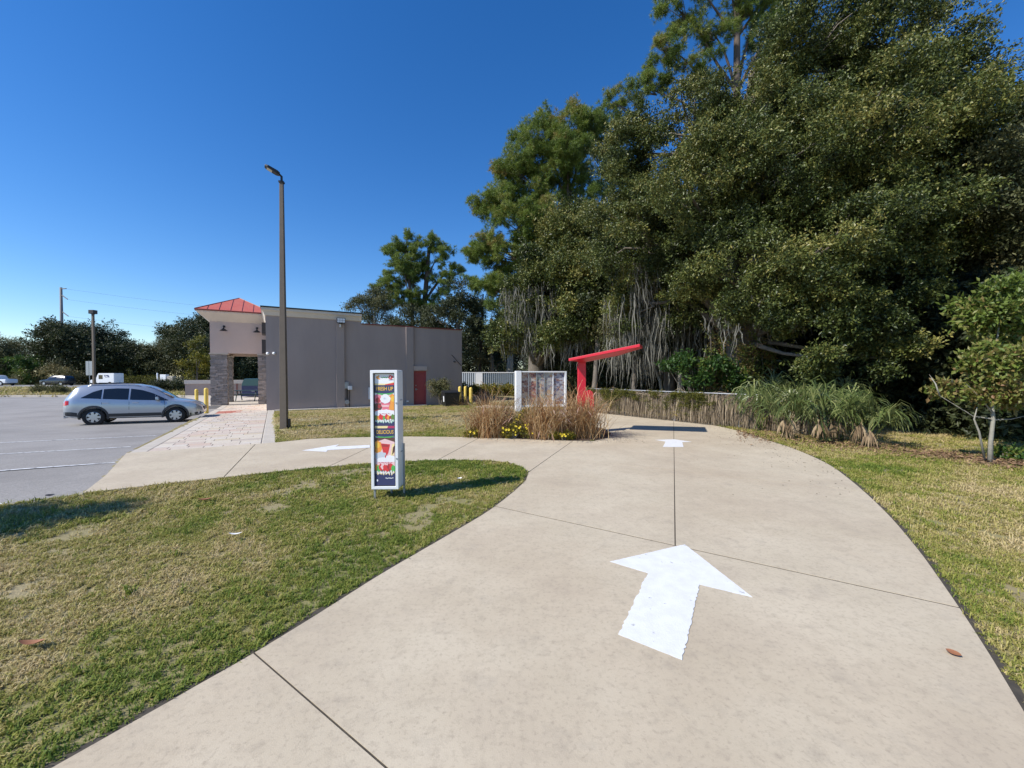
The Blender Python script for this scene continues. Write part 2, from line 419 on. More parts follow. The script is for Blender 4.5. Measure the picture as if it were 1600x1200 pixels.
cross = cut(cross, P2(685, 718), P2(732, 693), gap=.008)
def area(q): return .5 * abs(sum(q[i][0] * q[(i + 1) % len(q)][1] - q[(i + 1) % len(q)][0] * q[i][1] for i in range(len(q))))
from mathutils.geometry import tessellate_polygon
def flat_mesh(name, poly, z1, z0, zf=None, bev=0):
    pts = []
    for p in poly:
        if not pts or (Vector(p) - Vector(pts[-1])).length > .003: pts.append(tuple(p))
    if (Vector(pts[0]) - Vector(pts[-1])).length < .003: pts.pop()
    n = len(pts); ar = sum(pts[i][0] * pts[(i + 1) % n][1] - pts[(i + 1) % n][0] * pts[i][1] for i in range(n))
    if ar < 0: pts.reverse()
    tr = tessellate_polygon([[Vector((p[0], p[1], 0)) for p in pts]]); fs = []
    for t_ in tr:
        a_, b_, c_ = [pts[i] for i in t_]
        fs.append(tuple(t_) if (b_[0] - a_[0]) * (c_[1] - a_[1]) - (b_[1] - a_[1]) * (c_[0] - a_[0]) > 0 else tuple(reversed(t_)))
    dz = (lambda x, y: 0) if zf is None else zf
    vs = [(p[0], p[1], z1 + dz(*p)) for p in pts] + [(p[0], p[1], z0 + dz(*p)) for p in pts]
    fs += [(i, n + i, n + (i + 1) % n, (i + 1) % n) for i in range(n)]
    me = bpy.data.meshes.new(name); me.from_pydata(vs, [], fs); me.update(); return me
drive = empty('driveway'); tag(drive, kind='structure')
def cross_drop(x, y):   # the apron falls towards the lot
    k = min(1, max(0, (-x - 4.2) / 4.0)); return -.0 * k
for q in main:
    if area(q) > .02: link('slab', flat_mesh('slab', q, 0, -.14), M['concrete'], drive)
for q in cross:
    if area(q) > .02: link('slab', flat_mesh('slab', q, 0, -.2, cross_drop), M['concrete'], drive)
link('joint_filler', flat_mesh('joint_filler', main_poly, -.005, -.02), M['joint'], drive)
link('joint_filler', flat_mesh('joint_filler', cross_poly, -.009, -.03, cross_drop), M['joint'], drive)

# dark strip beside the concrete: lawn-edge shadow painted as bare mown soil
def soil_shadow_edge(line, side, wd=.055):
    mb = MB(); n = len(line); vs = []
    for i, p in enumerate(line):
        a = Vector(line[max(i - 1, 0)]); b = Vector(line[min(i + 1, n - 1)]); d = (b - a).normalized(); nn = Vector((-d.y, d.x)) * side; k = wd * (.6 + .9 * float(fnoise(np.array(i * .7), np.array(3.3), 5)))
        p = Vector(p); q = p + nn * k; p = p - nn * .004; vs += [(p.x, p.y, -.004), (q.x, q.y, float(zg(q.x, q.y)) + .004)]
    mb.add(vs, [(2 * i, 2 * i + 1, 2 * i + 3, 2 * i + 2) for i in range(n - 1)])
    tag(mb.build('soil_shadow_edge', M['joint'], fix=False), kind='structure')
def dense(line, st=.12):
    out = []
    for a, b in zip(line[:-1], line[1:]):
        a = Vector(a); b = Vector(b); m = max(1, int((b - a).length / st)); out += [tuple(a.lerp(b, k / m)) for k in range(m)]
    return out + [tuple(line[-1])]
soil_shadow_edge(dense(L_[6:] + I_), 1); soil_shadow_edge(dense(R_[8:]), -1)

# painted arrows: real worn shapes lying 4 mm above the slabs
def arrow(name, pts, label, rag=.007, z=.004):
    out = []; n = len(pts)
    for i in range(n):
        a = Vector(pts[i]); b = Vector(pts[(i + 1) % n]); m = max(2, int((b - a).length / .022)); nn = Vector((-(b - a).y, (b - a).x)).normalized()
        long_side = i in (1, 6)
        for k in range(m):
            r = 0 if k == 0 else random.uniform(-1, 1) * rag * (1.0 if long_side else .25)
            out.append(tuple(a + (b - a) * k / m + nn * r))
    me = flat_mesh(name, out, z, z - .002, bev=0)
    o = link(name, me, M['paint']); tag(o, label, 'arrow', 'white arrows painted on the driveway'); return o
arrow('painted_arrow', [P2(*p) for p in ((966, 992), (1066, 1032), (1093, 914), (1176, 934), (1070, 851), (953, 878), (1012, 896))][0:7], 'large ragged white arrow painted on the driveway pointing towards the red canopy')
arrow('painted_arrow', [P2(*p) for p in ((1036, 698.5), (1068, 698.5), (1066, 691), (1081, 690.5), (1053, 686.5), (1024, 687.5), (1040, 690))], 'small white arrow painted on the driveway just before the canopy shadow', rag=.006)
arrow('painted_arrow', [P2(*p) for p in ((578, 695.5), (578, 699.5), (512, 703.5), (510, 706), (472, 704), (530, 694.5), (524, 698))], 'slim white arrow on the branch lane pointing to the parking lot', rag=.006)

# ------------------------------------------------------------------ parking lot, stall lines, kerbs
bm = bmesh.new(); f = bm.faces.new([bm.verts.new((p[0], p[1], 0)) for p in lot_poly])
bmesh.ops.triangulate(bm, faces=list(bm.faces))
for yv in (6, 8, 10, 12, 14, 16, 18, 20, 23, 26, 29, 32, 36):
    bmesh.ops.bisect_plane(bm, geom=list(bm.verts) + list(bm.edges) + list(bm.faces), plane_co=(0, yv, 0), plane_no=(0, 1, 0))
bmesh.ops.recalc_face_normals(bm, faces=bm.faces)
for v in bm.verts: v.co.z = float(lotz(v.co.x, v.co.y))
me = bpy.data.meshes.new('parking_lot'); bm.to_mesh(me); bm.free()
if me.polygons[0].normal.z < 0: me.flip_normals()
lot = link('parking_lot', me, M['asphalt']); tag(lot, kind='structure')
def lot_line(a, d, length, wd=.09, m='oldpaint'):
    mb = MB(); a = Vector(a); d = Vector(d).normalized(); n = Vector((-d.y, d.x)) * wd / 2; k = int(length / .5)
    for i in range(k):
        q = [a + d * (length * i / k) - n, a + d * (length * (i + 1) / k) - n, a + d * (length * (i + 1) / k) + n, a + d * (length * i / k) + n]
        mb.sheet([(p.x, p.y, float(lotz(p.x, p.y)) + .006) for p in q])
    link('stall_line', mb.mesh('stall_line'), M[m], lot)
for t in (-14.2, -11.55, -8.85):
    p = B(-2.75 if t > -13 else -1.9, t); lot_line(p.xy, -U, 5.3)
lot_line((-6.72, 5.42), Vector((-.60, -.62)), 9, .07, 'paint')
kerb_m = M['pale_concrete']
def strip(name, a, b, z0, z1, w0, w1, m, parent=None, n=1, bev=.02):
    """kerb-like bar between two building-frame points"""
    mb = MB(); a = Vector(a); b = Vector(b); d = (b - a).normalized(); nn = Vector((d.y, -d.x))
    q = [a + nn * w0, b + nn * w0, b + nn * w1, a + nn * w1]
    vs = [(q[0].x, q[0].y, z0[0]), (q[1].x, q[1].y, z0[1]), (q[2].x, q[2].y, z0[1]), (q[3].x, q[3].y, z0[0]),
          (q[0].x, q[0].y, z1[0]), (q[1].x, q[1].y, z1[1]), (q[2].x, q[2].y, z1[1]), (q[3].x, q[3].y, z1[0])]
    mb.add(vs, [(0, 3, 2, 1), (4, 5, 6, 7), (0, 1, 5, 4), (1, 2, 6, 5), (2, 3, 7, 6), (3, 0, 4, 7)])
    return mb.build(name, m, parent, bevel=bev)
walk = empty('paved_walkway'); tag(walk, kind='structure')
for i, t in enumerate(np.arange(-13.3, 11.9, 3.15)):
    t2 = t + 3.14
    strip('kerb', B(-2.42, t).xy, B(-2.42, t2).xy, (-.6, -.6), (padz(t), padz(t2)), 0, .3, kerb_m, walk)
for i, t in enumerate(np.arange(-13.3, -1.0, 3.05)):
    t2 = t + 3.04
    strip('kerb', B(.06, t).xy, B(.06, t2).xy, (-.6, -.6), (padz(t) + .005, padz(t2) + .005), 0, .3, kerb_m, walk)
far_k = [(-25, 35.5), (-34, 36.4), (-60, 36.4), (-95, 37)]
fk = empty('far_kerb'); tag(fk, kind='structure')
for a, b in zip(far_k[:-1], far_k[1:]):
    za, zb = [float(lotz(*p)) + .17 for p in (a, b)]
    strip('kerb_run', a, b, (-.6, -.6), (za, zb), 0, .35, kerb_m, fk)
# pavers, laid in running rows: the 300 nearest one by one
M['bed'] = mat('paver_joint_sand', (.27, .235, .19), .95)
strip('joint_bed', B(-2.12, -13.3).xy, B(-2.12, 0).xy, (-.7, -.7), (padz(-13.3) - .012, padz(0) - .012), 0, 2.2, M['bed'], walk, bev=0)
strip('joint_bed', B(-2.12, 0).xy, B(-2.12, 12).xy, (-.7, -.7), (padz(0) - .012, padz(12) - .012), 0, 2.2, M['bed'], walk, bev=0)
pav_cols = [(.58, .50, .41), (.55, .45, .37), (.60, .53, .43), (.49, .42, .35), (.56, .43, .34), (.60, .54, .46), (.55, .46, .33)]
PM = [mat('paver_%d' % i, c, .85, var=sc(c, .78), vscale=9, vamt=.7, bump=.4, bscale=60) for i, c in enumerate(pav_cols)]
PM.append(mat('paver_red', (.42, .15, .10), .85, var=(.34, .12, .09), vscale=9))
pm_me = {}
def paver_mesh(w_, d_, mi):
    k = (round(w_, 3), round(d_, 3), mi)
    if k not in pm_me:
        mb = MB(); e = .006
        mb.add([(0, 0, -.05), (w_, 0, -.05), (w_, d_, -.05), (0, d_, -.05), (0, 0, -e), (w_, 0, -e), (w_, d_, -e), (0, d_, -e), (e, e, 0), (w_ - e, e, 0), (w_ - e, d_ - e, 0), (e, d_ - e, 0)],
               [(0, 1, 5, 4), (1, 2, 6, 5), (2, 3, 7, 6), (3, 0, 4, 7), (4, 5, 9, 8), (5, 6, 10, 9), (6, 7, 11, 10), (7, 4, 8, 11), (8, 9, 10, 11)])
        me = mb.mesh('paver'); me.materials.append(PM[mi]); pm_me[k] = me
    return pm_me[k]
count = 0; rest = []
t = -13.28; row = 0
while t < 5.6:
    dth = .30 if row % 3 else .38
    if t > -4: dth = .45
    u = -2.11 - (.25 if row % 2 else .0) * 0; first = True
    while u < .04:
        w_ = random.choice((.38, .46, .56, .62)) if not (first and row % 2) else .3
        first = False
        w_ = min(w_, .05 - u)
        if .05 - (u + w_) < .16: w_ = .05 - u
        mi = random.choices(range(7), (3, 2, 3, 2, 1.5, 2, 1))[0]
        if -1.2 < t < .3 and u < -1.5: mi = 7
        p = B(u, t, padz(t) + random.uniform(-.0015, .0015))
        if count < 298:
            o = bpy.data.objects.new('paver', paver_mesh(w_ - .007, dth - .007, mi)); COL.objects.link(o); o.parent = walk
            o.location = p; o.rotation_euler = (-math.atan(.13 / 13.3) if t < 0 else 0, 0, ANG); count += 1
        else: rest.append((u, t, w_ - .012, dth - .012, padz(t)))
        u += w_
    t += dth; row += 1
if rest:
    mb = MB()
    for u, t_, w_, d_, z in rest:
        q = [B(u, t_), B(u + w_, t_), B(u + w_, t_ + d_), B(u, t_ + d_)]
        mb.prism([(p.x, p.y) for p in q], z - .05, z)
    mb.build('paver_field', PM[0], walk, kind='stuff')
def slab_uv(name, u0, u1, t0, t1, z0, z1, m, parent=None, bev=.01):
    q = [B(u0, t0), B(u1, t0), B(u1, t1), B(u0, t1)]
    mb = MB(); mb.prism([(p.x, p.y) for p in q], z0, z1); return mb.build(name, m, parent, bevel=bev)
patio = slab_uv('patio', -6.0, -.02, 5.65, 24, -.7, -.14, M['pale_concrete']); tag(patio, kind='structure')
wallwalk = empty('wall_path'); tag(wallwalk, kind='structure')
for k in range(4): slab_uv('slab', .37 + k * 2.05, .37 + k * 2.05 + 2.03, -.5, -.01, -.5, -.12, M['pale_concrete'], wallwalk)
# street beyond the verge
road = MB(); road.sheet([(-400, 57, .03), (120, 57, .03), (120, 76, .03), (-400, 76, .03)]); tag(road.build('street', M['road'], fix=False), kind='structure')

# ------------------------------------------------------------------ building (local frame u,t,z)
bld = empty('restaurant_building', (C0.x, C0.y, 0), ANG, 'taupe stucco building with cream cornice and red door, red roofed portico', 'building')
ZB = -.5
def bbox(name, m, u0, u1, t0, t1, z0, z1, parent=None, bevel=0):
    mb = MB(); mb.box(u0, u1, t0, t1, z0, z1); return mb.build(name, m, parent or bld, bevel=bevel)
W1, W2, HL, HH = 4.78, 11.1, 4.68, 5.26
mb = MB()   # stepped side wall, an opening left for the door
DU0, DU1, DZ = 7.86, 8.66, 1.98
poly = [(0, ZB), (DU0, ZB), (DU0, DZ), (DU1, DZ), (DU1, ZB), (W2, ZB), (W2, HL), (W1, HL), (W1, HH), (0, HH)]
n = len(poly)
mb.add([(p[0], 0, p[1]) for p in poly] + [(p[0], .3, p[1]) for p in poly],
       [tuple(range(n)), tuple(range(2 * n - 1, n - 1, -1))] + [(i, n + i, n + (i + 1) % n, (i + 1) % n) for i in range(n)])
mb.build('side_wall', M['stucco'], bld)
bbox('front_wall', M['stucco2'], -.003, .3, .302, 18, ZB, HH)
bbox('rear_wall', M['stucco'], W2 - .3, W2 - .002, .302, 18, ZB, HL)
bbox('back_wall', M['stucco'], .31, W2 - .31, 17.7, 18, ZB, HL)
bbox('roof_deck', M['pale_concrete'], .31, W2 - .31, .31, 17.69, 4.3, 4.4)
bbox('parapet', M['stucco'], W1 - .3, W1 - .004, .302, 18, HL - .3, HH - .004)
bbox('coping', M['redcoping'], W1 + .005, W2 + .04, -.05, .36, HL, HL + .06)
# pilasters
def wall_u(px):   # where a pixel column meets the side wall
    k = (px - 800) / FPX; return (k * C0.y - C0.x) / (U.x - k * U.y)
p1a, p1b = wall_u(525.5), wall_u(538); p2a, p2b = wall_u(634), wall_u(645.5)
bbox('pilaster', M['stucco'], p1a, p1b, -.13, -.001, ZB, HH - .36, bevel=.006)
pil2 = bbox('pilaster', M['stucco'], p2a, p2b, -.13, -.001, ZB, HL - .01, bevel=.006)
# cove cornice: side run and front run
def cornice(name, path_is_side, a, b):
    prof = [(0.001, 4.84), (.05, 4.86), (.08, 4.95), (.13, 5.06), (.2, 5.12), (.2, 5.24), (.001, 5.24)]
    mb = MB(); m = len(prof)
    if path_is_side: vs = [(a - d, -d, z) for d, z in prof] + [(b, -d, z) for d, z in prof]
    else: vs = [(-.003 - d, a - d, z) for d, z in prof] + [(-.003 - d, b, z) for d, z in prof]
    mb.add(vs, [(i, i + 1, m + i + 1, m + i) for i in range(m - 1)] + [tuple(range(m)), tuple(range(2 * m - 1, m - 1, -1))])
    return mb.build(name, M['cream'], bld)
cornice('cornice', True, 0, W1); cornice('cornice', False, 0, 5.2)
bbox('coping', M['darkmetal'], -.23, W1 + .01, -.23, .34, HH - .018, HH + .05)
bbox('coping', M['darkmetal'], -.23, .34, .341, 5.25, HH - .018, HH + .05)
# door
door = bbox('door', M['reddoor'], DU0 + .05, DU1 - .05, .09, .14, -.15, DZ - .05)
mb = MB(); mb.box(DU0, DU0 + .048, .03, .2, -.3, DZ); mb.box(DU1 - .048, DU1, .03, .2, -.3, DZ); mb.box(DU0 + .048, DU1 - .048, .03, .2, DZ - .048, DZ)
o = mb.build('door_frame', M['reddoor'], door)
mb = MB(); mb.box(DU0 + .12, DU0 + .2, .055, .088, .78, .9); mb.tube([(DU0 + .16, .06, .84), (DU0 + .16, .02, .84), (DU0 + .28, .02, .84)], .014); mb.build('handle', M['steel'], door)
mb = MB(); mb.lathe([(0, 0), (.035, 0), (.035, .02), (0, .02)], 12, 'y', (DU0 + .16, .065, 1.08)); mb.build('lock', M['steel'], door)
bbox('vent_hood', M['stucco2'], p2b + .02, DU1 + .03, -.1, -.002, DZ + .04, DZ + .3)
# flood light on the first pilaster, services, wall clutter
mb = MB(); uu = (p1a + p1b) / 2; mb.box(uu - .22, uu + .22, -.52, -.36, 4.62, 4.9); mb.box(uu - .07, uu + .07, -.36, -.131, 4.6, 4.72)
fl = mb.build('flood_light', M['darkmetal'], bld, bevel=.01)
mb = MB(); [mb.box(uu - .2 + i * .135, uu - .075 + i * .135, -.525, -.519, 4.65 + k * .12, 4.755 + k * .12) for i in range(3) for k in range(2)]; mb.build('lens', M['white'], fl)
mb = MB(); mb.tube([(uu, -.2, 4.6), (uu, -.2, 4.42)], .045); mb.build('sensor', M['white'], fl)
um = wall_u(541.5)
mb = MB(); mb.box(um - .12, um + .1, -.12, -.001, .95, 1.32); mb.build('meter_box', M['steel'], bld, bevel=.01)
mb = MB(); mb.box(um + .06, um + .28, -.16, -.002, .88, 1.1); mb.build('meter_box', M['white'], bld, bevel=.01)
mb = MB(); mb.tube([(um + .02, -.06, .94), (um + .02, -.06, .3)], .03); mb.tube([(um + .14, -.05, .87), (um + .14, -.05, .1), (um + .14, -.05, -.2)], .018); mb.build('conduit', M['darkmetal'], bld)
mb = MB(); mb.lathe([(0, -.12), (.13, -.12), (.13, -.02), (0, -.02)], 16, 'y', (um, 0, .18)); mb.build('meter_dial', M['steel'], bld)
for px in (577, 635.5):
    uu = wall_u(px); mb = MB(); mb.box(uu - .06, uu + .06, -.22 if px > 600 else -.2, -.001 if px < 600 else -.13, .08 if px > 600 else .3, .16 if px > 600 else 1.0); mb.build('wall_fitting', M['white'], bld, bevel=.01)
uu = wall_u(708); mb = MB(); mb.tube([(uu - .1, -.002, 3.05), (uu + .55, -.06, 2.35)], .018); mb.tube([(uu + .05, -.01, 2.62), (uu + .12, -.1, 2.6)], .05); mb.build('wall_bracket', M['darkmetal'], bld)
# cameras / small lamps on the corner
for px, z in ((428.5, 2.86), (416.5, 2.84)):
    uu = max(.08, wall_u(px)); mb = MB(); mb.lathe([(0, -.12), (.06, -.1), (.08, -.04), (.08, -.001), (0, -.001)], 12, 'y', (uu, 0, z)); mb.build('camera_dome', M['white'], bld, smooth=True)
for z0, z1 in ((2.55, 3.35), (3.65, 4.3)):
    bbox('sign_cabinet', M['darkmetal'], -.2, -.005, 1.2 if z0 > 3 else 1.0, 2.6, z0 + .35, z1 + .3)
# portico
PT0, PT1, PU = 5.8, 10.2, -3.0
po = M['stucco2']
mb = MB(); z0, z1 = 3.08, 5.28; th = .35
mb.box(PU, -.005, PT0, PT0 + th, z0, z1); mb.box(PU, -.005, PT1 - th, PT1, z0, z1); mb.box(PU, PU + th, PT0 + th, PT1 - th, z0, z1)
portico = mb.build('portico_beam', po, bld)
bbox('portico_ceiling', M['cream'], PU + th + .002, -.006, PT0 + th + .002, PT1 - th - .002, 3.3, 3.35)
# stacked stone veneer: each column built of real thin stones
stone_m = [mat('stone_%d' % i, c, .9, var=sc(c, .7), vscale=14, vamt=.8, bump=.8, bscale=50) for i, c in enumerate([(.30, .28, .265), (.25, .235, .225), (.36, .33, .31)])]
def column(u0, t0, sx=.86, sy=.72):
    core = bbox('column', stone_m[1], u0 + .03, u0 + sx - .03, t0 + .03, t0 + sy - .03, ZB, 3.02)
    for k in range(3):
        mb = MB(); r2 = random.Random(int(u0 * 100 + t0 * 10) + k)
        z = -.3; rowi = 0
        while z < 2.98:
            h = r2.choice((.075, .1, .13)); h = min(h, 3.0 - z)
            for face in range(4):
                L = sx if face % 2 == 0 else sy; x = 0
                while x < L - .01:
                    l = min(r2.uniform(.16, .42), L - x)
                    if L - x - l < .1: l = L - x
                    d = r2.uniform(0, .022)
                    if r2.randrange(3) == k:
                        a, b_ = x + .004, x + l - .004
                        if face == 0: mb.box(u0 + a, u0 + b_, t0 - d, t0 + .029, z + .004, z + h - .004)
                        elif face == 1: mb.box(u0 + sx - .029, u0 + sx + d, t0 + a, t0 + b_, z + .004, z + h - .004)
                        elif face == 2: mb.box(u0 + a, u0 + b_, t0 + sy - .029, t0 + sy + d, z + .004, z + h - .004)
                        else: mb.box(u0 - d, u0 + .029, t0 + a, t0 + b_, z + .004, z + h - .004)
                    x += l
            z += h
        mb.build('stone_veneer', stone_m[k], core, kind='stuff', fix=False)
    mb = MB(); mb.box(u0 - .05, u0 + sx + .05, t0 - .05, t0 + sy + .05, 3.0, 3.077); mb.build('column_cap', M['pale_concrete'], core, bevel=.008)
column(PU + .0, PT0 + .0); column(PU, PT1 - .72); column(-.5, PT1 - .72, .44); column(-.52, PT0, .46)
# eaves and hip roof
OV = .58; e0, e1, f0, f1 = PU - OV, 1.6, PT0 - OV, PT1 + OV
ZS, ZE = 5.30, 5.62; pk = ((PU - 0) / 2 - .1, (PT0 + PT1) / 2)
mb = MB()   # sloping soffit + fascia, closed ring
ring_in = [(PU - .002, PT0 - .002), (-.01, PT0 - .002), (-.01, PT1 + .002), (PU - .002, PT1 + .002)]
ring_out = [(e0, f0), (-.01, f0), (-.01, f1), (e0, f1)]
vs = [(p[0], p[1], 5.02) for p in ring_in] + [(p[0], p[1], 5.50) for p in ring_out] + [(p[0], p[1], 5.64) for p in ring_out] + [(p[0], p[1], 5.64) for p in ring_in]
mb.add(vs, [(4 * r_ + i, 4 * r_ + (i + 1) % 4, 4 * (r_ + 1) + (i + 1) % 4, 4 * (r_ + 1) + i) for r_ in range(3) for i in range(4)])
mb.build('eave', M['cream'], bld)
bbox('eave_block', M['stucco2'], PU + .01, -.02, PT0 + .01, PT1 - .01, 5.281, 5.63)
roof = MB(); rz = 5.645; pz = 6.9; eo = .05
cor = [(e0 - eo, f0 - eo), (.42, f0 - eo), (.42, f1 + eo), (e0 - eo, f1 + eo)]
pkx = -1.6; pky = (f0 + f1) / 2
roof.add([(c[0], c[1], rz) for c in cor] + [(pkx, pky, pz)] + [(c[0], c[1], rz - .07) for c in cor], [(0, 1, 4), (1, 2, 4), (2, 3, 4), (3, 0, 4), (0, 5, 6, 1), (1, 6, 7, 2), (2, 7, 8, 3), (3, 8, 5, 0), (5, 8, 7, 6)])
rf = roof.build('roof', M['redroof'], bld)
def seam(a, b, r=.02):
    mb = MB(); mb.tube([a, b], r, 5); mb.build('seam', M['redcoping'], rf)
pv = Vector((pkx, pky, pz))
for ca, cb in ((0, 1), (3, 0), (1, 2), (2, 3)):
    A_, B_ = Vector((*cor[ca], rz)), Vector((*cor[cb], rz)); seam(A_ + Vector((0, 0, .012)), pv, .028)
    e = (B_ - A_); L = e.length; e.normalize(); k = int(L / .52)
    foot = A_ + e * (pv - A_).dot(e); s0 = (foot - A_).length
    for i in range(1, k):
        s = L * i / k; p = A_ + e * s
        fr = s / s0 if s < s0 else (L - s) / (L - s0)
        q = p + (pv - foot) * fr
        up = Vector((0, 0, .012)); seam(p + up, q + up, .014)
    mb = MB(); mb.tube([A_ + Vector((0, 0, -.03)), B_ + Vector((0, 0, -.03))], .045, 6); mb.build('drip_edge', M['redcoping'], rf)
# goose-neck lamps on the portico
for uu in (PU + .72, PU + 2.45):
    g = MB(); g.tube([(uu, PT0 - .01, 4.72), (uu, PT0 - .12, 4.78), (uu, PT0 - .26, 4.74), (uu, PT0 - .32, 4.62)], .022)
    g.lathe([(.03, 4.62), (.06, 4.56), (.1, 4.53), (.21, 4.44), (.2, 4.435), (.03, 4.55)], 18, 'z', (uu, PT0 - .32, 0)); g.lathe([(0, -.02), (.07, -.02), (.07, 0), (0, 0)], 12, 'y', (uu, PT0, 4.72))
    g.build('gooseneck_lamp', M['darkmetal'], bld, smooth=False)
# ------------------------------------------------------------------ preview sign
def text_mesh(s, size, bold=0):
    cu = bpy.data.curves.new('txt', 'FONT'); cu.body = s; cu.size = size; cu.align_x = 'CENTER'; cu.align_y = 'CENTER'; cu.offset = bold; cu.extrude = .0008
    ob = bpy.data.objects.new('txt', cu); me = bpy.data.meshes.new_from_object(ob); bpy.data.objects.remove(ob); return me
def pm(name, c, rough=.35): return mat(name, c, rough)
PR = {k: pm('print_' + k, tuple(c_ * .9 + .045 for c_ in srgb(*v))) for k, v in dict(navy=(22, 34, 92), gold=(250, 196, 60), green=(70, 180, 80), white=(244, 244, 246), pink=(238, 120, 140), red=(222, 40, 44),
      orange=(246, 160, 50), deep=(170, 30, 40), cream=(250, 226, 160), paleg=(180, 226, 200), brown=(92, 46, 30), magenta=(190, 30, 90), leaf=(96, 140, 50), blush=(246, 205, 205), grey=(205, 212, 222)).items()}  # colours washed paler: gloss reflection mixed into the print
SX0, SX1, SY0, SD = -1.895, -1.525, 5.50, .27
SW = SX1 - SX0
sg = empty('preview_sign', ((SX0 + SX1) / 2, SY0, -.01), 0, 'tall narrow white cabinet sign with dessert posters standing on the lawn', 'sign')
sg.rotation_euler = (0, R(-.35), 0)
hw = SW / 2; Z0, Z1 = .135, 1.745
mb = MB(); fr = .040
mb.box(-hw, hw, 0.03, SD, Z0, Z1); mb.build('cabinet', M['white'], sg, bevel=.022)
def ringframe(x0, x1, z0, z1, b, y0, y1):
    mb = MB(); o_ = [(x0, z0), (x1, z0), (x1, z1), (x0, z1)]; i_ = [(x0 + b, z0 + b), (x1 - b, z0 + b), (x1 - b, z1 - b), (x0 + b, z1 - b)]
    vs = [(p[0], y0, p[1]) for p in o_] + [(p[0], y0, p[1]) for p in i_] + [(p[0], y1, p[1]) for p in o_] + [(p[0], y1, p[1]) for p in i_]
    fs = []
    for i in range(4):
        j = (i + 1) % 4; fs += [(i, j, 4 + j, 4 + i), (8 + i, 12 + i, 12 + j, 8 + j), (i, 8 + i, 8 + j, j), (4 + i, 4 + j, 12 + j, 12 + i)]
    return mb.add(vs, fs)
ringframe(-hw + .002, hw - .002, Z0 + .002, Z1 - .002, fr, -.012, .029).build('frame', M['white'], sg, bevel=.006)
ringframe(-hw + fr + .003, hw - fr - .003, Z0 + fr + .003, Z1 - fr - .003, .009, .004, .0285).build('gasket', M['black'], sg)
ix0, ix1, iz0, iz1 = -hw + fr + .012, hw - fr - .012, Z0 + fr + .012, Z1 - fr - .012
pw = ix1 - ix0; ph = iz1 - iz0
def pz(f): return iz1 - ph * f            # f 0..1 from the top
def pxx(f): return ix0 + pw * f
poster = MB().box(ix0, ix1, .024, .0289, iz0, iz1).build('poster', PR['white'], sg)
_lay = [0]
def shape(pts, col, name='print'):
    _lay[0] += 1; y = .0238 - .00022 * _lay[0]
    mb = MB(); mb.sheet([(pxx(a), y, pz(b)) for a, b in pts][::-1]); o = mb.build(name, PR[col], poster, fix=False)
    return o
def blob(cx, cz, rx, rz, col, n=20, wob=.0, name='print'):
    ar = pw / ph
    return shape([(cx + rx * math.cos(2 * math.pi * k / n) * (1 + wob * math.sin(3.3 * k + cx * 40)), cz + rz * ar * math.sin(2 * math.pi * k / n) * (1 + wob * math.cos(2.7 * k))) for k in range(n)], col, name)
def word(s, f, size, col, cx=.5, italic=0):
    _lay[0] += 1; y = .0238 - .00022 * _lay[0]
    me = text_mesh(s, size, .0006); o = link('lettering', me, PR[col], poster); o.location = (pxx(cx), y, pz(f)); o.rotation_euler = (R(90), 0, 0)
    mx = max(v.co.x for v in me.vertices) - min(v.co.x for v in me.vertices); k = min(1, pw * .86 / mx); o.scale = (k, 1, 1)
    return o
def scrawl(f, x0, x1, amp, col, n=34, th=.006, fr_=5.0):
    """brush-like cursive stroke, too blurred in the photo to spell"""
    _lay[0] += 1; y = .0238 - .00022 * _lay[0]; mb = MB(); vs = []
    pts = [Vector((pxx(x0 + (x1 - x0) * k / n) + .004 * math.sin(k * 1.9), y, pz(f) + amp * (math.sin(k * fr_ / 5) * .7 + math.sin(k * 1.37) * .5))) for k in range(n + 1)]
    mb.ribbon(pts, [th * (.7 + .5 * math.sin(k * 1.1) ** 2) for k in range(n + 1)], Vector((.35, 0, .94)).normalized()); mb.build('lettering', PR[col], poster, fix=False)
# top poster
blob(.2, .032, .12, .10, 'orange', 12, .3); blob(.27, .030, .06, .055, 'white', 10); scrawl(.032, .34, .74, .007, 'green', 26, .012); blob(.82, .03, .12, .11, 'red', 10, .25); blob(.80, .03, .03, .05, 'white', 8)
shape([(.72, .052), (.95, .050), (.95, .055), (.72, .057)], 'navy')
shape([(0, .085), (.62, .088), (1, .072), (1, .10), (0, .10)], 'cream'); shape([(.55, .094), (1, .078), (1, .101), (.5, .101)], 'red')
def half(f0, title, top):
    k = lambda f: f0 + f
    shape([(0, k(.0)), (1, k(0)), (1, k(.068)), (.5, k(.082)), (0, k(.068))], 'navy')
    shape([(0, k(.066)), (.25, k(.073)), (.5, k(.076)), (.75, k(.073)), (1, k(.066)), (.8, k(.083)), (.5, k(.092)), (.2, k(.083))], 'green')
    word(title, k(.034), .07, 'gold')
half(.10, 'FRESH UP', True)
shape([(0, .19), (1, .19), (1, .335), (0, .335)], 'blush')
blob(.14, .225, .2, .24, 'pink', 16, .1); blob(.16, .235, .12, .14, 'deep', 12, .15); blob(.9, .235, .24, .30, 'orange', 16, .1); blob(.93, .225, .12, .15, 'gold', 12, .1); blob(.15, .295, .22, .20, 'brown', 14, .2); blob(.22, .29, .10, .10, 'deep', 10, .2); blob(.86, .30, .2, .15, 'orange', 12, .15)
shape([(.30, .245), (.78, .245), (.70, .335), (.40, .335)], 'pink'); shape([(.30, .256), (.78, .256), (.775, .263), (.305, .263)], 'magenta'); shape([(.36, .28), (.72, .28), (.71, .295), (.37, .295)], 'blush')
blob(.54, .226, .26, .22, 'white', 18, .08); blob(.54, .203, .16, .13, 'white', 14, .1); blob(.50, .22, .06, .05, 'grey', 8); blob(.2, .332, .2, .06, 'red', 10, .3)
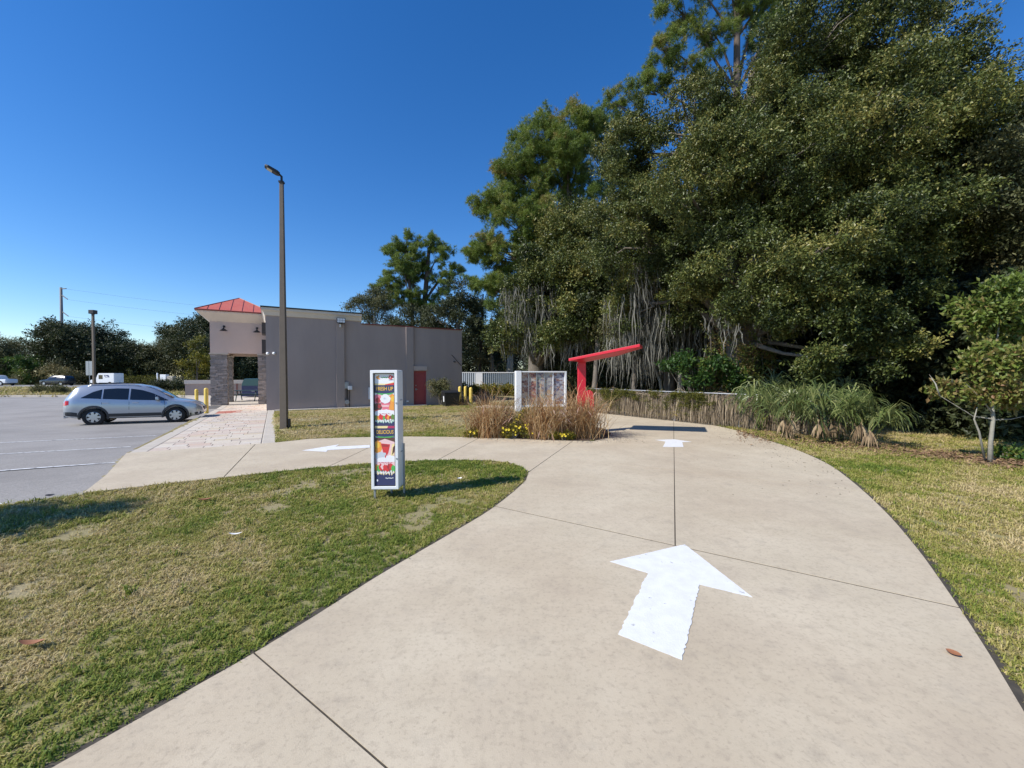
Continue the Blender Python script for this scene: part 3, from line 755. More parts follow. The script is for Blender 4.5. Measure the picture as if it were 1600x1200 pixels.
blob(.5, .355, .56, .20, 'white', 18, .08); scrawl(.358, .22, .78, .006, 'magenta', 24, .008)
for i in range(9): blob(.08 + i * .105, .392 + .008 * math.sin(i * 2.1), .11, .13, ('leaf', 'orange', 'red', 'red', 'green', 'red', 'orange', 'deep', 'leaf')[i], 10, .2)
shape([(0, .43), (1, .425), (1, .465), (0, .465)], 'navy'); scrawl(.424, .08, .95, .016, 'paleg', 40, .030); scrawl(.42, .12, .9, .016, 'white', 40, .020)
shape([(0, .467), (.66, .467), (.62, .487), (0, .487)], 'cream'); shape([(.66, .467), (1, .467), (1, .487), (.62, .487)], 'magenta')
half(.488, 'DELICIOUS', False)
shape([(0, .572), (1, .572), (1, .61), (0, .61)], 'brown'); shape([(0, .612), (.5, .582), (1, .612), (1, .79), (0, .79)], 'blush')
blob(.13, .655, .22, .32, 'orange', 16, .08); blob(.13, .64, .12, .14, 'gold', 12, .1)
shape([(.28, .622), (.76, .632), (.66, .71), (.58, .735), (.56, .75), (.50, .735), (.40, .70)], 'red'); shape([(.33, .63), (.70, .637), (.66, .655), (.36, .652)], 'deep'); shape([(.86, .63), (.99, .625), (.95, .73), (.78, .74)], 'cream'); shape([(.9, .66), (.99, .64), (.97, .70), (.85, .73)], 'brown')
blob(.3, .738, .3, .22, 'grey', 16, .12); blob(.75, .765, .3, .2, 'white', 16, .1); blob(.45, .775, .4, .16, 'white', 14, .1); blob(.52, .74, .03, .08, 'red', 8)
shape([(0, .79), (1, .79), (1, .85), (0, .85)], 'blush'); scrawl(.797, .16, .86, .007, 'magenta', 28, .008)
for i in range(9): blob(.08 + i * .105, .84 + .010 * math.sin(i * 1.7), .12, .17, ('orange', 'green', 'red', 'blush', 'red', 'red', 'deep', 'red', 'green')[i], 10, .2)
shape([(0, .895), (1, .89), (1, 1), (0, 1)], 'navy'); scrawl(.888, .06, .95, .018, 'cream', 40, .034); scrawl(.884, .10, .92, .018, 'white', 40, .022); scrawl(.935, .5, .92, .005, 'white', 16, .010); blob(.1, .955, .04, .06, 'white', 8)
# legs and a hinge or two
for x, y, top in ((-hw + .035, .035, .3), (-hw + .2, SD - .03, .3), (hw + .012, SD - .05, .72)):
    m_ = MB(); m_.box(x - .013, x + .013, y - .013, y + .013, -.12, top if x > hw else Z0 + .01); m_.build('leg', M['steel'], sg)
for z in (.62, 1.33):
    MB().box(hw + .001, hw + .008, .1, .2, z, z + .008).build('seam', M['steel'], sg)
for z in (.55, 1.30): MB().lathe([(0, -.016), (.012, -.016), (.012, -.011), (0, -.011)], 10, 'y', (hw - .02, 0, z)).build('latch', M['steel'], sg)

# ------------------------------------------------------------------ red order canopy
cp = empty('order_canopy', (2.06, 12.1, 0), 0, 'red cantilevered order canopy on a single post beside dried grasses', 'canopy')
nl, nr, fr_, fl_ = [Vector(p) for p in ((1.60, 11.58, 2.08), (3.37, 10.82, 2.43), (3.80, 11.94, 2.46), (2.0, 12.6, 2.11))]
org = Vector((2.06, 12.1, 0)); th = Vector((0, 0, .075))
q = [p - org for p in (nl, nr, fr_, fl_)]
mb = MB(); n8 = [p + th for p in q] + q
mb.add(n8, [(0, 1, 2, 3), (7, 6, 5, 4), (0, 4, 5, 1), (1, 5, 6, 2), (2, 6, 7, 3), (3, 7, 4, 0)]); mb.build('roof_panel', M['canopyred'], cp, bevel=.008)
mb = MB()   # deeper trough under the panel
def lerp4(a, b): 
    e1 = q[0].lerp(q[1], a); e2 = q[3].lerp(q[2], a); return e1.lerp(e2, b)
dn = Vector((0, 0, -.09)); g0 = [lerp4(.03, .06), lerp4(.97, .06), lerp4(.97, .94), lerp4(.03, .94)]; g1 = [lerp4(.16, .3) + dn, lerp4(.66, .3) + dn, lerp4(.66, .7) + dn, lerp4(.16, .7) + dn]
off = Vector((0, 0, -.002))
mb.add([p + off for p in g0] + g1, [(0, 1, 5, 4), (1, 2, 6, 5), (2, 3, 7, 6), (3, 0, 4, 7), (4, 5, 6, 7), (0, 3, 2, 1)]); mb.build('support_box', M['canopyred'], cp)
mb = MB(); mb.box(-.115, .105, -.1, .1, -.05, 2.1); mb.build('post', M['canopyred'], cp, bevel=.01)
mb = MB(); prof = [(.106, .35), (.30, .45), (.34, .7), (.34, 1.08), (.30, 1.2), (.22, 1.25), (.106, 1.22)]
n = len(prof); mb.add([(x, -.13, z) for x, z in prof] + [(x, .13, z) for x, z in prof], [tuple(range(n)), tuple(range(2 * n - 1, n - 1, -1))] + [(i, n + i, n + (i + 1) % n, (i + 1) % n) for i in range(n)])
mb.build('speaker_housing', M['canopyred'], cp, bevel=.01)
MB().box(.341, .346, -.08, .08, .75, 1.05).build('speaker_grille', M['darkmetal'], cp)

# ------------------------------------------------------------------ menu board
mp0 = at(806, 643.5); ma = Vector((2.28, .42)).normalized(); mang = math.atan2(ma.y, ma.x)
mbd = empty('menu_board', (mp0.x, mp0.y, 0), mang, 'long white menu board of colourful panels behind the dried grasses', 'menu board')
MH = 1.90; MW = 2.34
MB().box(-.02, .24, -.16, .22, -.05, MH).build('end_post', M['white'], mbd, bevel=.015)
MB().box(MW + .0, MW + .09, -.1, .22, -.05, MH - .01).build('end_post', M['white'], mbd, bevel=.01)
MB().box(.241, MW - .001, -.1, .22, MH - .07, MH - .01).build('top_rail', M['white'], mbd, bevel=.01)
MB().box(.241, MW - .001, -.1, .22, .22, .32).build('bottom_rail', M['white'], mbd, bevel=.01)
MB().box(.241, MW - .001, .0, .2, .321, MH - .071).build('cabinet', M['steel'], mbd)
def menumat(i, cols):
    m = bpy.data.materials.new('menu_print_%d' % i); m.use_nodes = True; t = m.node_tree; b = t.nodes['Principled BSDF']; b.inputs['Roughness'].default_value = .3
    tc = t.nodes.new('ShaderNodeTexCoord'); mp = t.nodes.new('ShaderNodeMapping'); mp.inputs['Scale'].default_value = (4.2, 1, 6.5); mp.inputs['Location'].default_value = (i * 3.7, 0, i * 1.3)
    v = t.nodes.new('ShaderNodeTexVoronoi'); v.inputs['Scale'].default_value = 1.6; v.inputs['Randomness'].default_value = .75
    t.links.new(tc.outputs['Object'], mp.inputs[0]); t.links.new(mp.outputs[0], v.inputs['Vector'])
    sx = t.nodes.new('ShaderNodeSeparateColor'); t.links.new(v.outputs['Color'], sx.inputs[0])
    cr = t.nodes.new('ShaderNodeValToRGB'); cr.color_ramp.interpolation = 'CONSTANT'
    while len(cr.color_ramp.elements) < len(cols): cr.color_ramp.elements.new(.5)
    for k, (e, c) in enumerate(zip(cr.color_ramp.elements, cols)): e.position = k / len(cols); e.color = (*c, 1)
    t.links.new(sx.outputs[0], cr.inputs[0])
    w2 = t.nodes.new('ShaderNodeTexNoise'); w2.inputs['Scale'].default_value = 46; mp2 = t.nodes.new('ShaderNodeMapping'); mp2.inputs['Scale'].default_value = (.35, 1, 1.6)
    t.links.new(tc.outputs['Object'], mp2.inputs[0]); t.links.new(mp2.outputs[0], w2.inputs['Vector'])
    mr = t.nodes.new('ShaderNodeMapRange'); mr.inputs[1].default_value = .50; mr.inputs[2].default_value = .62; mr.inputs[4].default_value = .5; t.links.new(w2.outputs[0], mr.inputs[0])
    mx = t.nodes.new('ShaderNodeMix'); mx.data_type = 'RGBA'; mx.inputs[7].default_value = (.62, .60, .58, 1)
    t.links.new(mr.outputs[0], mx.inputs[0]); t.links.new(cr.outputs[0], mx.inputs[6]); t.links.new(mx.outputs[2], b.inputs['Base Color']); return m
pal = [[(.16, .04, .03), (.45, .33, .25), (.25, .09, .05), (.42, .36, .33), (.30, .16, .10)], [(.12, .03, .03), (.40, .22, .12), (.28, .08, .06), (.45, .38, .33)], [(.12, .10, .16), (.40, .36, .33), (.30, .2, .16), (.22, .28, .25)], [(.34, .30, .27), (.42, .25, .13), (.22, .2, .24), (.36, .35, .33)], [(.08, .08, .16), (.32, .32, .38), (.18, .08, .07), (.28, .26, .28)]]
edges = [.25, .60, .98, 1.36, 1.78, MW - .004]
for i in range(5):
    MB().box(edges[i] + .02, edges[i + 1] - .02, -.012, -.002, .34, MH - .09).build('menu_panel', menumat(i, pal[i]), mbd)
    if i: MB().box(edges[i] - .018, edges[i] + .018, -.05, -.001, .322, MH - .072).build('divider', M['white' if i == 4 else 'steel'], mbd)

# ------------------------------------------------------------------ lamp posts
def area_light_post(name, base, h, r0, r1, rot, headdir, label, m):
    e = empty(name, base, rot, label, 'lamp post', None)
    mb = MB(); mb.add([(s * r, t_ * r, z) for z, r in ((-.1, r0), (h, r1)) for s, t_ in ((-1, -1), (1, -1), (1, 1), (-1, 1))], [(0, 3, 2, 1), (4, 5, 6, 7), (0, 1, 5, 4), (1, 2, 6, 5), (2, 3, 7, 6), (3, 0, 4, 7)])
    mb.build('pole', m, e, bevel=.008); MB().box(-r1 - .02, r1 + .02, -r1 - .02, r1 + .02, h, h + .05).build('pole_cap', M['darkmetal'], e)
    return e
lb = at(444, 670.5)
lp = area_light_post('lamp_post', (lb.x, lb.y, 0), 7.62, .100, .052, R(12), None, 'tall square bronze lamp post on the lawn beside the paved walkway', M['bronze'])
mb = MB(); mb.tube([(0, 0, 7.67), (0, 0, 7.82), (-.07, -.02, 7.88)], .035)
arm = mb.build('arm', M['darkmetal'], lp)
mb = MB(); hd = Vector((-.82, -.30, .36)).normalized(); sd = Vector((.34, -.94, 0)).normalized(); up = hd.cross(sd); up = up if up.z > 0 else -up
c = Vector((-.05, -.02, 7.87)); vs = []
for k, (s, wd, hh) in enumerate(((0, .06, .04), (.08, .11, .045), (.34, .12, .035), (.42, .08, .025))):
    for a, b_ in ((-1, -1), (1, -1), (1, 1), (-1, 1)): vs.append(c + hd * s + sd * wd * a + up * hh * b_)
mb.add(vs, [(4 * k + i, 4 * k + (i + 1) % 4, 4 * k + 4 + (i + 1) % 4, 4 * k + 4 + i) for k in range(3) for i in range(4)] + [(3, 2, 1, 0), (12, 13, 14, 15)])
head = mb.build('lamp_head', M['darkmetal'], lp, bevel=.01)
mb = MB(); mb.add([c + hd * s + sd * wd * .8 * a - up * (hh + .004) for s, wd, hh in ((.2, .115, .041), (.35, .11, .036)) for a in (-1, 1)], [(0, 1, 3, 2)]); mb.build('lens', mat('led_lens', (.55, .52, .42), .3), head)
MB().box(.125, .18, -.05, .06, .05, .32).build('cover_box', M['black'], lp, bevel=.008)
lp2 = area_light_post('lamp_post', (-45.9, 45, -.02), 8.45, .11, .09, 0, None, 'lamp post with square shoebox head on the verge by the street', M['bronze'])
MB().box(-.27, .27, -.25, .25, 8.5, 8.92).build('lamp_head', M['darkmetal'], lp2, bevel=.03)

# ------------------------------------------------------------------ bollards
def bollard(x, y, z, h, label):
    e = MB(); e.lathe([(0, h + .05), (.05, h + .045), (.085, h + .01), (.098, h - .04), (.098, -.2)], 20)
    o = e.build('bollard', M['yellow'], None, smooth=True); o.location = (x, y, z); tag(o, label, 'bollard', 'yellow bollards'); return o
b1 = at(322.5, 640, -.14); bollard(b1.x, b1.y, -.14, 1.12, 'yellow bollard standing beside the stone column of the portico')
b2 = atY(307, 612, 26.5); bollard(b2.x, b2.y, -.2, .98, 'yellow bollard half hidden behind the hood of the silver car')
b3 = at(735.8, 634, -.02)
for i, (dx, dy, h, lab) in enumerate(((0, 0, 1.0, 'tall yellow bollard among dark grasses beside the menu lane'), (-.80, 1.4, 1.02, 'yellow bollard rising right behind the black bin'), (-.60, 2.6, 1.0, 'yellow bollard behind the black bin, nearer the hedge'))):
    bollard(b3.x + dx * (1), b3.y + dy, -.02, h, lab)
# black wheeled bin
wb = at(704, 635.5, -.05)
bn = empty('waste_bin', (wb.x, wb.y, -.1), R(24), 'black plastic waste bin with white label beside the building', 'bin')
mb = MB(); mb.add([(-.36, -.34, 0), (.36, -.34, 0), (.36, .34, 0), (-.36, .34, 0), (-.44, -.42, .82), (.44, -.42, .82), (.44, .42, .82), (-.44, .42, .82)], [(0, 3, 2, 1), (4, 5, 6, 7), (0, 1, 5, 4), (1, 2, 6, 5), (2, 3, 7, 6), (3, 0, 4, 7)]); mb.build('body', M['black'], bn, bevel=.02)
mb = MB(); mb.add([(-.46, -.45, .825), (.46, -.45, .825), (.46, .46, .86), (-.46, .46, .86), (-.46, -.45, .87), (.46, -.45, .87), (.4, .4, .96), (-.4, .4, .96)], [(0, 3, 2, 1), (4, 5, 6, 7), (0, 1, 5, 4), (1, 2, 6, 5), (2, 3, 7, 6), (3, 0, 4, 7)]); mb.build('lid', M['black'], bn, bevel=.012)
mb = MB(); mb.add([(-.436, -.30, .35), (-.436, -.1, .35), (-.449, -.1, .66), (-.449, -.30, .66)], [(0, 3, 2, 1)]); mb.build('label', M['white'], bn)
for s in (-1, 1): MB().lathe([(0, -.03), (.1, -.03), (.1, .03), (0, .03)], 16, 'y', (.3, s * .4, .08)).build('wheel', M['black'], bn)

# ------------------------------------------------------------------ patio things seen through the portico
pt = B(-1.3, 10.9, -.14)
tb = empty('picnic_table', pt, R(12), 'dark green metal picnic table with attached benches on the patio', 'table')
MB().box(-.95, .95, -.38, .38, .72, .76).build('table_top', M['greenmetal'], tb, bevel=.01)
for s in (-1, 1):
    MB().box(-.95, .95, s * .78 - .13, s * .78 + .13, .44, .475).build('bench', M['greenmetal'], tb, bevel=.008)
    MB().tube([(s * .62, -.78, .43), (s * .62, .78, .43)], .03).build('bench_arm', M['greenmetal'], tb)
    for a in (-1, 1):
        MB().tube([(s * .62, a * .25, .72), (s * .62, a * .55, 0)], .035).build('leg', M['greenmetal'], tb)
dp = B(-.9, 17.2, -.14)
ds = empty('dumpster', dp, R(20), 'navy blue dumpster with slanted lid standing behind the picnic table', 'dumpster')
mb = MB(); prof = [(-.85, .0), (.85, 0), (.85, 1.1), (-.85, 1.1)]
MB().box(-1.0, 1.0, -.8, .8, .08, .98).build('body', M['navy'], ds, bevel=.02)
mb = MB(); mb.add([(-1.02, -.8, .985), (1.02, -.8, .985), (1.02, .8, .985), (-1.02, .8, .985), (-1.02, .0, 1.55), (1.02, .0, 1.55), (1.02, .8, 1.6), (-1.02, .8, 1.6)], [(0, 3, 2, 1), (4, 5, 6, 7), (0, 1, 5, 4), (1, 2, 6, 5), (2, 3, 7, 6), (3, 0, 4, 7)]); mb.build('lid', M['greenmetal'], ds)
mb = MB(); mb.add([(-1.03, -.72, 1.0), (-1.03, .7, 1.0), (-1.03, .6, 1.54), (-1.03, .05, 1.5)], [(0, 3, 2, 1)]); mb.build('side_panel', M['sunlit_blue'], ds)  # sloped end in the sun: the sunlight is painted on as light blue
mb = MB(); mb.add([(x, -.79 - .0, z) for x, z in ((-1.02, .99), (-.3, .99), (-1.02, 1.02))], [(0, 1, 2)])
for x, z in ((-.15, .55), (.45, .72)): MB().box(x - .12, x + .12, -.812, -.805, z - .05, z + .05).build('label', M['grey'] if 'grey' in M else M['steel'], ds)
lw = empty('low_wall', B(-4.9, 20.5, -.14), ANG, 'low taupe wall with white cap closing the patio', 'wall')
MB().box(-1.5, 4.6, 0, .2, -.3, 1.12).build('wall_panel', M['stucco'], lw)
MB().box(-1.55, 4.65, -.06, .26, 1.121, 1.45).build('wall_cap', M['cream'], lw, bevel=.01)
for x in (.4, 2.3, 4.2): MB().box(x - .04, x + .04, -.05, -.001, -.1, 1.11).build('wall_post', M['redcoping'], lw)

# ------------------------------------------------------------------ ribbed metal fence, far side of the lane
mf = empty('ribbed_metal_fence', (-7.6, 40, 0), R(1), 'long fence of white and slate ribbed metal behind the hedge', 'fence')  # one metal: slate is its shaded faces, white its lit ribs, painted on
slate = mat('shaded_rib_metal', (.10, .15, .19), .5); pale = mat('lit_rib_metal', (.62, .68, .74), .5)  # one metal: shaded faces painted dark slate, lit ribs painted pale
MB().box(0, 16.4, .05, .09, -.1, 1.98).build('backing', slate, mf)
MB().box(-.02, 16.42, -.04, .14, 1.985, 2.06).build('top_rail', M['white'], mf)
rib_me = MB().box(-.045, .045, -.03, .048, -.1, 1.98).build('rib', pale, mf).data
bpy.data.objects.remove(bpy.data.objects['rib'])
for k in range(84):
    x = .1 + k * .192
    if 4.0 < x < 4.75: continue
    o = bpy.data.objects.new('rib', rib_me); COL.objects.link(o); o.parent = mf; o.location = (x, 0, 0)
    if x > 4.8: o.scale = (.42, 1, 1)
MB().box(4.03, 4.72, -.06, .045, -.1, 1.97).build('plain_panel', M['white'], mf)

# pale siding house glimpsed through the thicket
hs = empty('pale_blue_shed', (9.2, 23.5, 0), R(-18), 'pale blue sided shed glimpsed through the dark trees', 'shed')
sm = mat('pale_siding', (.52, .58, .66), .7, var=(.45, .5, .58), vscale=3)
for k in range(12): MB().box(0, 9, -.02 - .0, .1, k * .22, k * .22 + .212).build('siding_board', sm, hs)
MB().box(.02, 8.98, .101, 5, 0, 2.64).build('wall', sm, hs)
mb = MB(); mb.add([(-.3, -.3, 2.65), (9.3, -.3, 2.65), (9.3, 5.3, 2.65), (-.3, 5.3, 2.65), (-.3, 2.5, 3.8), (9.3, 2.5, 3.8)], [(0, 1, 5, 4), (2, 3, 4, 5), (1, 2, 5), (3, 0, 4), (0, 3, 2, 1)]); mb.build('roof', M['steel'], hs)
for x in (1.6, 4.6, 7.2):
    wn = MB().box(x - .5, x + .5, -.06, -.021, .9, 2.0).build('window', M['white'], hs); MB().box(x - .43, x + .43, -.07, -.0605, .97, 1.93).build('pane', M['glass'], wn)

# ------------------------------------------------------------------ vehicles
def interp(tab, x):
    for a, b in zip(tab[:-1], tab[1:]):
        if a[0] <= x <= b[0]:
            k = (x - a[0]) / (b[0] - a[0] + 1e-9); k2 = k
            return [a[i] + (b[i] - a[i]) * k2 for i in range(len(a))]
    return list(tab[0] if x < tab[0][0] else tab[-1])
def section(row):
    x, w_, zb, zs, zr, wr = row
    cr = .035
    return [(x, 0, zb), (x, w_ * .80, zb), (x, w_ * .965, zb + .05), (x, w_, zb + (zs - zb) * .40), (x, w_ * .995, zb + (zs - zb) * .72), (x, w_ * .965, zs),
            (x, wr + (w_ * .965 - wr) * .06, zr - (zr - zs) * .10), (x, wr * .90, zr), (x, wr * .5, zr + cr * .8), (x, 0, zr + cr)]
def side_y(tab, x, z):
    s = section(interp(tab, x))
    for (a, b) in zip(s[1:7], s[2:8]):
        if min(a[2], b[2]) - 1e-6 <= z <= max(a[2], b[2]) + 1e-6 and b[2] != a[2]:
            k = (z - a[2]) / (b[2] - a[2]); return a[1] + (b[1] - a[1]) * k
    return s[5][1]
def loft_body(tab, nx=60):
    x0, x1 = tab[0][0], tab[-1][0]; xs = sorted(set([r[0] for r in tab] + list(np.linspace(x0, x1, nx))))
    # smooth the table a little with catmull interpolation
    def cat(x):
        for i in range(len(tab) - 1):
            if tab[i][0] <= x <= tab[i + 1][0]:
                p0, p1, p2, p3 = tab[max(i - 1, 0)], tab[i], tab[i + 1], tab[min(i + 2, len(tab) - 1)]
                h = p2[0] - p1[0]; t = (x - p1[0]) / h; out = [x]
                for j in range(1, 6):
                    m1 = (p2[j] - p0[j]) / max(1e-6, p2[0] - p0[0]) * h; m2 = (p3[j] - p1[j]) / max(1e-6, p3[0] - p1[0]) * h
                    out.append((2 * t ** 3 - 3 * t ** 2 + 1) * p1[j] + (t ** 3 - 2 * t ** 2 + t) * m1 + (-2 * t ** 3 + 3 * t ** 2) * p2[j] + (t ** 3 - t ** 2) * m2)
                return out
        return list(tab[-1])
    rows = [cat(x) for x in xs]; mb = MB(); K = None; vs = []
    for r_ in rows:
        s = section(r_); full = s + [(p[0], -p[1], p[2]) for p in s[-2:0:-1]]; K = len(full); vs += full
    fs = [(i * K + k, i * K + (k + 1) % K, (i + 1) * K + (k + 1) % K, (i + 1) * K + k) for i in range(len(rows) - 1) for k in range(K)]
    fs += [tuple(range(K - 1, -1, -1)), tuple((len(rows) - 1) * K + k for k in range(K))]
    mb.add(vs, fs); return mb, rows
def boolean_cut(o, cutter):
    md = o.modifiers.new('b', 'BOOLEAN'); md.operation = 'DIFFERENCE'; md.object = cutter; md.solver = 'EXACT'
    dg = bpy.context.evaluated_depsgraph_get(); dg.update()
    me = bpy.data.meshes.new_from_object(o.evaluated_get(dg)); o.modifiers.remove(md); old = o.data; o.data = me; me.name = old.name
    bpy.data.objects.remove(cutter)
def side_panel(tab, poly, off, name, m, parent, both=True, nseg=14):
    """panel lying on the body side: poly = [(x, zlow, zhigh), ...]"""
    out = []
    for s in ((-1, 1) if both else (-1,)):
        mb = MB(); vs = []; xs = np.linspace(poly[0][0], poly[-1][0], nseg)
        for x in xs:
            k = interp(poly, x); 
            for j in range(4):
                z = k[1] + (k[2] - k[1]) * j / 3; vs.append((x, s * (side_y(tab, x, z) + off), z))
        mb.add(vs, [(4 * i + j, 4 * i + j + 1, 4 * i + 5 + j, 4 * i + 4 + j) if s < 0 else (4 * i + j, 4 * i + 4 + j, 4 * i + 5 + j, 4 * i + j + 1) for i in range(nseg - 1) for j in range(3)])
        out.append(mb.build(name, m, parent, smooth=True, fix=False))
    return out
M['tyre'] = mat('tyre_rubber', (.018, .018, .018), .85); M['alloy'] = mat('alloy_rim', (.55, .56, .58), .3, metal=.8)
M['clad'] = mat('dark_cladding', (.035, .036, .04), .6)
M['silver'] = mat('silver_car_paint', (.44, .47, .51), .28, metal=.55, coat=.6, spec=.5)
M['taillamp'] = mat('red_lamp', (.55, .01, .02), .15); M['headlamp'] = mat('clear_lamp', (.6, .62, .64), .08, metal=.4)
def wheel(parent, x, y, r, s, rim=True):
    w_ = empty('wheel', (x, y, r)); w_.parent = parent
    t = MB(); rr = .62 * r
    t.lathe([(rr, -.1), (r * .9, -.11), (r * .98, -.085), (r, -.05), (r, .05), (r * .98, .085), (r * .9, .11), (rr, .1), (rr, -.1)], 32, 'y'); t.build('tyre', M['tyre'], w_, smooth=True)
    k = MB(); k.lathe([(rr, -.095), (rr * .94, -.1), (rr * .9, -.06), (rr * .9, .06), (rr * .94, .1), (rr, .095)], 28, 'y')
    for i in range(7):
        a = 2 * math.pi * i / 7; d = Vector((math.cos(a), 0, math.sin(a))); n = Vector((-math.sin(a), 0, math.cos(a)))
        for sd_ in (-1, 1):
            yv = sd_ * .085; v = [d * .0 + n * .05 * r / .36, d * rr * .95 + n * .045, d * rr * .95 - n * .045, d * .0 - n * .05 * r / .36]
            k.add([(p.x, yv * (1 if i_ in (1, 2) else 1.05), p.z) for i_, p in enumerate(v)] + [(p.x, yv * .7, p.z) for p in v], [(0, 1, 2, 3), (4, 7, 6, 5), (0, 4, 5, 1), (1, 5, 6, 2), (2, 6, 7, 3), (3, 7, 4, 0)])
    k.build('rim', M['alloy'] if rim else M['steel'], w_)
    b = MB(); b.lathe([(0, -.04), (rr * .9, -.04), (rr * .9, .04), (0, .04)], 24, 'y'); b.build('brake_disc', M['black'], w_)
def vehicle(name, tab, wheels, r, loc, rz, scale, label, cat, paint, detail=True, group=None):
    e = empty(name, loc, rz, label, cat, group); e.scale = (scale,) * 3
    mb, rows = loft_body(tab); body = mb.build('body', paint, e, smooth=True); body.parent = None
    mbc = MB()
    for wx in wheels:
        for s in (-1, 1):
            mbc.lathe([(0, s * .45), (r * 1.17, s * .45), (r * 1.17, s * 1.4), (0, s * 1.4)], 32, 'y', (wx, 0, r))
    c_ = mbc.build('cut', M['black']); boolean_cut(body, c_); body.parent = e
    me = body.data
    me.set_sharp_from_angle(angle=R(35))
    hw_ = max(t_[1] for t_ in tab)
    for wx in wheels:
        for s in (-1, 1): wheel(e, wx, s * (hw_ - .13), r, s)
        MB().box(wx - r * 1.1, wx + r * 1.1, -.44, .44, r * .5, r * 2).build('wheel_well', M['black'], e)
    return e, body, rows
suv_tab = [(0.00, .60, .52, .86, .93, .52), (0.05, .78, .42, 1.00, 1.10, .62), (0.16, .87, .36, 1.10, 1.30, .62), (0.34, .915, .33, 1.14, 1.57, .62), (0.52, .925, .31, 1.14, 1.66, .63), (1.1, .94, .29, 1.11, 1.71, .65),
           (1.8, .945, .28, 1.07, 1.715, .66), (2.4, .945, .28, 1.04, 1.69, .65), (2.8, .945, .28, 1.025, 1.60, .64), (3.2, .945, .28, 1.01, 1.37, .66), (3.56, .94, .28, 1.0, 1.10, .72), (3.75, .935, .28, .985, 1.05, .73),
           (4.15, .91, .29, .93, .985, .70), (4.45, .83, .31, .83, .88, .62), (4.61, .66, .36, .70, .74, .5), (4.67, .5, .43, .6, .63, .38)]
WX = (.99, 3.69); WR = .365
# near-side wheels stand at the two measured points; local x runs forward along U
cs = .925
cb = at(147, 667.5, -.335); org = Vector((cb.x, cb.y)) - U * (WX[0] * cs) + T * ((.945 - .1) * cs)
car, body, rows = vehicle('parked_car', suv_tab, WX, WR, (org.x, org.y, -.335), ANG, cs, 'silver sport utility car parked nose-in at the paved walkway', 'car', M['silver'])
car.location.z = float(lotz(0, 16.9)) + .0; car.rotation_euler = (0, R(.6), ANG)
gl = M['glass']
def roofz(x): return interp(suv_tab, x)[4]
def belt(x): return interp(suv_tab, x)[3]
side_panel(suv_tab, [(.60, belt(.6) + .035, belt(.6) + .05), (.95, belt(.95) + .035, 1.43), (1.22, belt(1.22) + .03, 1.535)], .006, 'quarter_window', gl, car)
side_panel(suv_tab, [(1.27, belt(1.27) + .03, 1.54), (1.7, belt(1.7) + .03, 1.575), (2.08, belt(2.08) + .03, 1.565)], .006, 'side_window', gl, car)
side_panel(suv_tab, [(2.14, belt(2.14) + .03, 1.56), (2.5, belt(2.5) + .03, 1.50), (2.85, belt(2.85) + .03, 1.37), (3.28, belt(3.28) + .02, 1.13), (3.42, belt(3.4) + .02, 1.06)], .006, 'side_window', gl, car)
side_panel(suv_tab, [(1.45, .30, .50), (3.2, .30, .50)], .012, 'sill_cladding', M['clad'], car)
side_panel(suv_tab, [(.06, .40, .60), (.3, .35, .60), (.5, .33, .56)], .012, 'bumper_cladding', M['clad'], car)
side_panel(suv_tab, [(4.2, .30, .44), (4.45, .32, .48), (4.6, .37, .5)], .012, 'bumper_cladding', M['clad'], car)
for wx in WX:   # arch flares
    for s in (-1, 1):
        mb = MB(); vs = []
        for k in range(19):
            a = R(-12 + 204 * k / 18)
            for rr, dy in ((WR * 1.15, -.02), (WR * 1.15, .022), (WR * 1.34, .016), (WR * 1.36, -.02)):
                x, z = wx + rr * math.cos(a), WR + rr * math.sin(a); vs.append((x, s * (side_y(suv_tab, min(max(x, .1), 4.5), max(.33, min(z, .95))) + dy), z))
        mb.add(vs, [(4 * i + j, 4 * i + j + 1, 4 * i + 5 + j, 4 * i + 4 + j) for i in range(18) for j in range(3)]); mb.build('arch_flare', M['clad'], car)
def cap_panel(name, x0, x1, m, yk=.86, off=.006, z_from='top'):
    """glass on the sloping front or rear between two stations"""
    mb = MB(); vs = []; xs = np.linspace(x0, x1, 8); K = 9
    for x in xs:
        s = section(interp(suv_tab, x)); wr = s[7][1]; zr = s[7][2]; zc = s[9][2]
        for k in range(K):
            v = -1 + 2 * k / (K - 1); y = v * wr * 1.04; z = zr + (zc - zr) * (1 - v * v) + off
            vs.append((x, y, z))
    mb.add(vs, [(K * i + k, K * i + K + k, K * i + K + k + 1, K * i + k + 1) for i in range(7) for k in range(K - 1)]); return mb.build(name, m, car, smooth=True)
cap_panel('windscreen', 2.62, 3.55, gl, off=.008); cap_panel('rear_window', .14, .40, gl, off=.012)
for s in (-1, 1):
    side_panel(suv_tab, [(.03, .86, .98), (.1, .86, 1.06), (.24, .90, 1.06)], .012, 'tail_lamp', M['taillamp'], car, both=False) if s < 0 else None
mb = MB(); mb.add([(p[0], -p[1], p[2]) for p in [tuple(v.co) for v in [o for o in car.children if o.name.startswith('tail_lamp')][0].data.vertices]], [tuple(reversed(p.vertices)) for p in [o for o in car.children if o.name.startswith('tail_lamp')][0].data.polygons]); mb.build('tail_lamp', M['taillamp'], car, smooth=True, fix=False)
side_panel(suv_tab, [(4.02, .80, .86), (4.3, .72, .85), (4.52, .66, .76)], .008, 'headlight', M['headlamp'], car)
side_panel(suv_tab, [(4.42, .52, .60), (4.55, .53, .60)], .016, 'fog_lamp', M['headlamp'], car, nseg=6)
mb = MB(); mb.box(4.55, 4.69, -.42, .42, .56, .70); mb.build('grille', M['black'], car, bevel=.02)
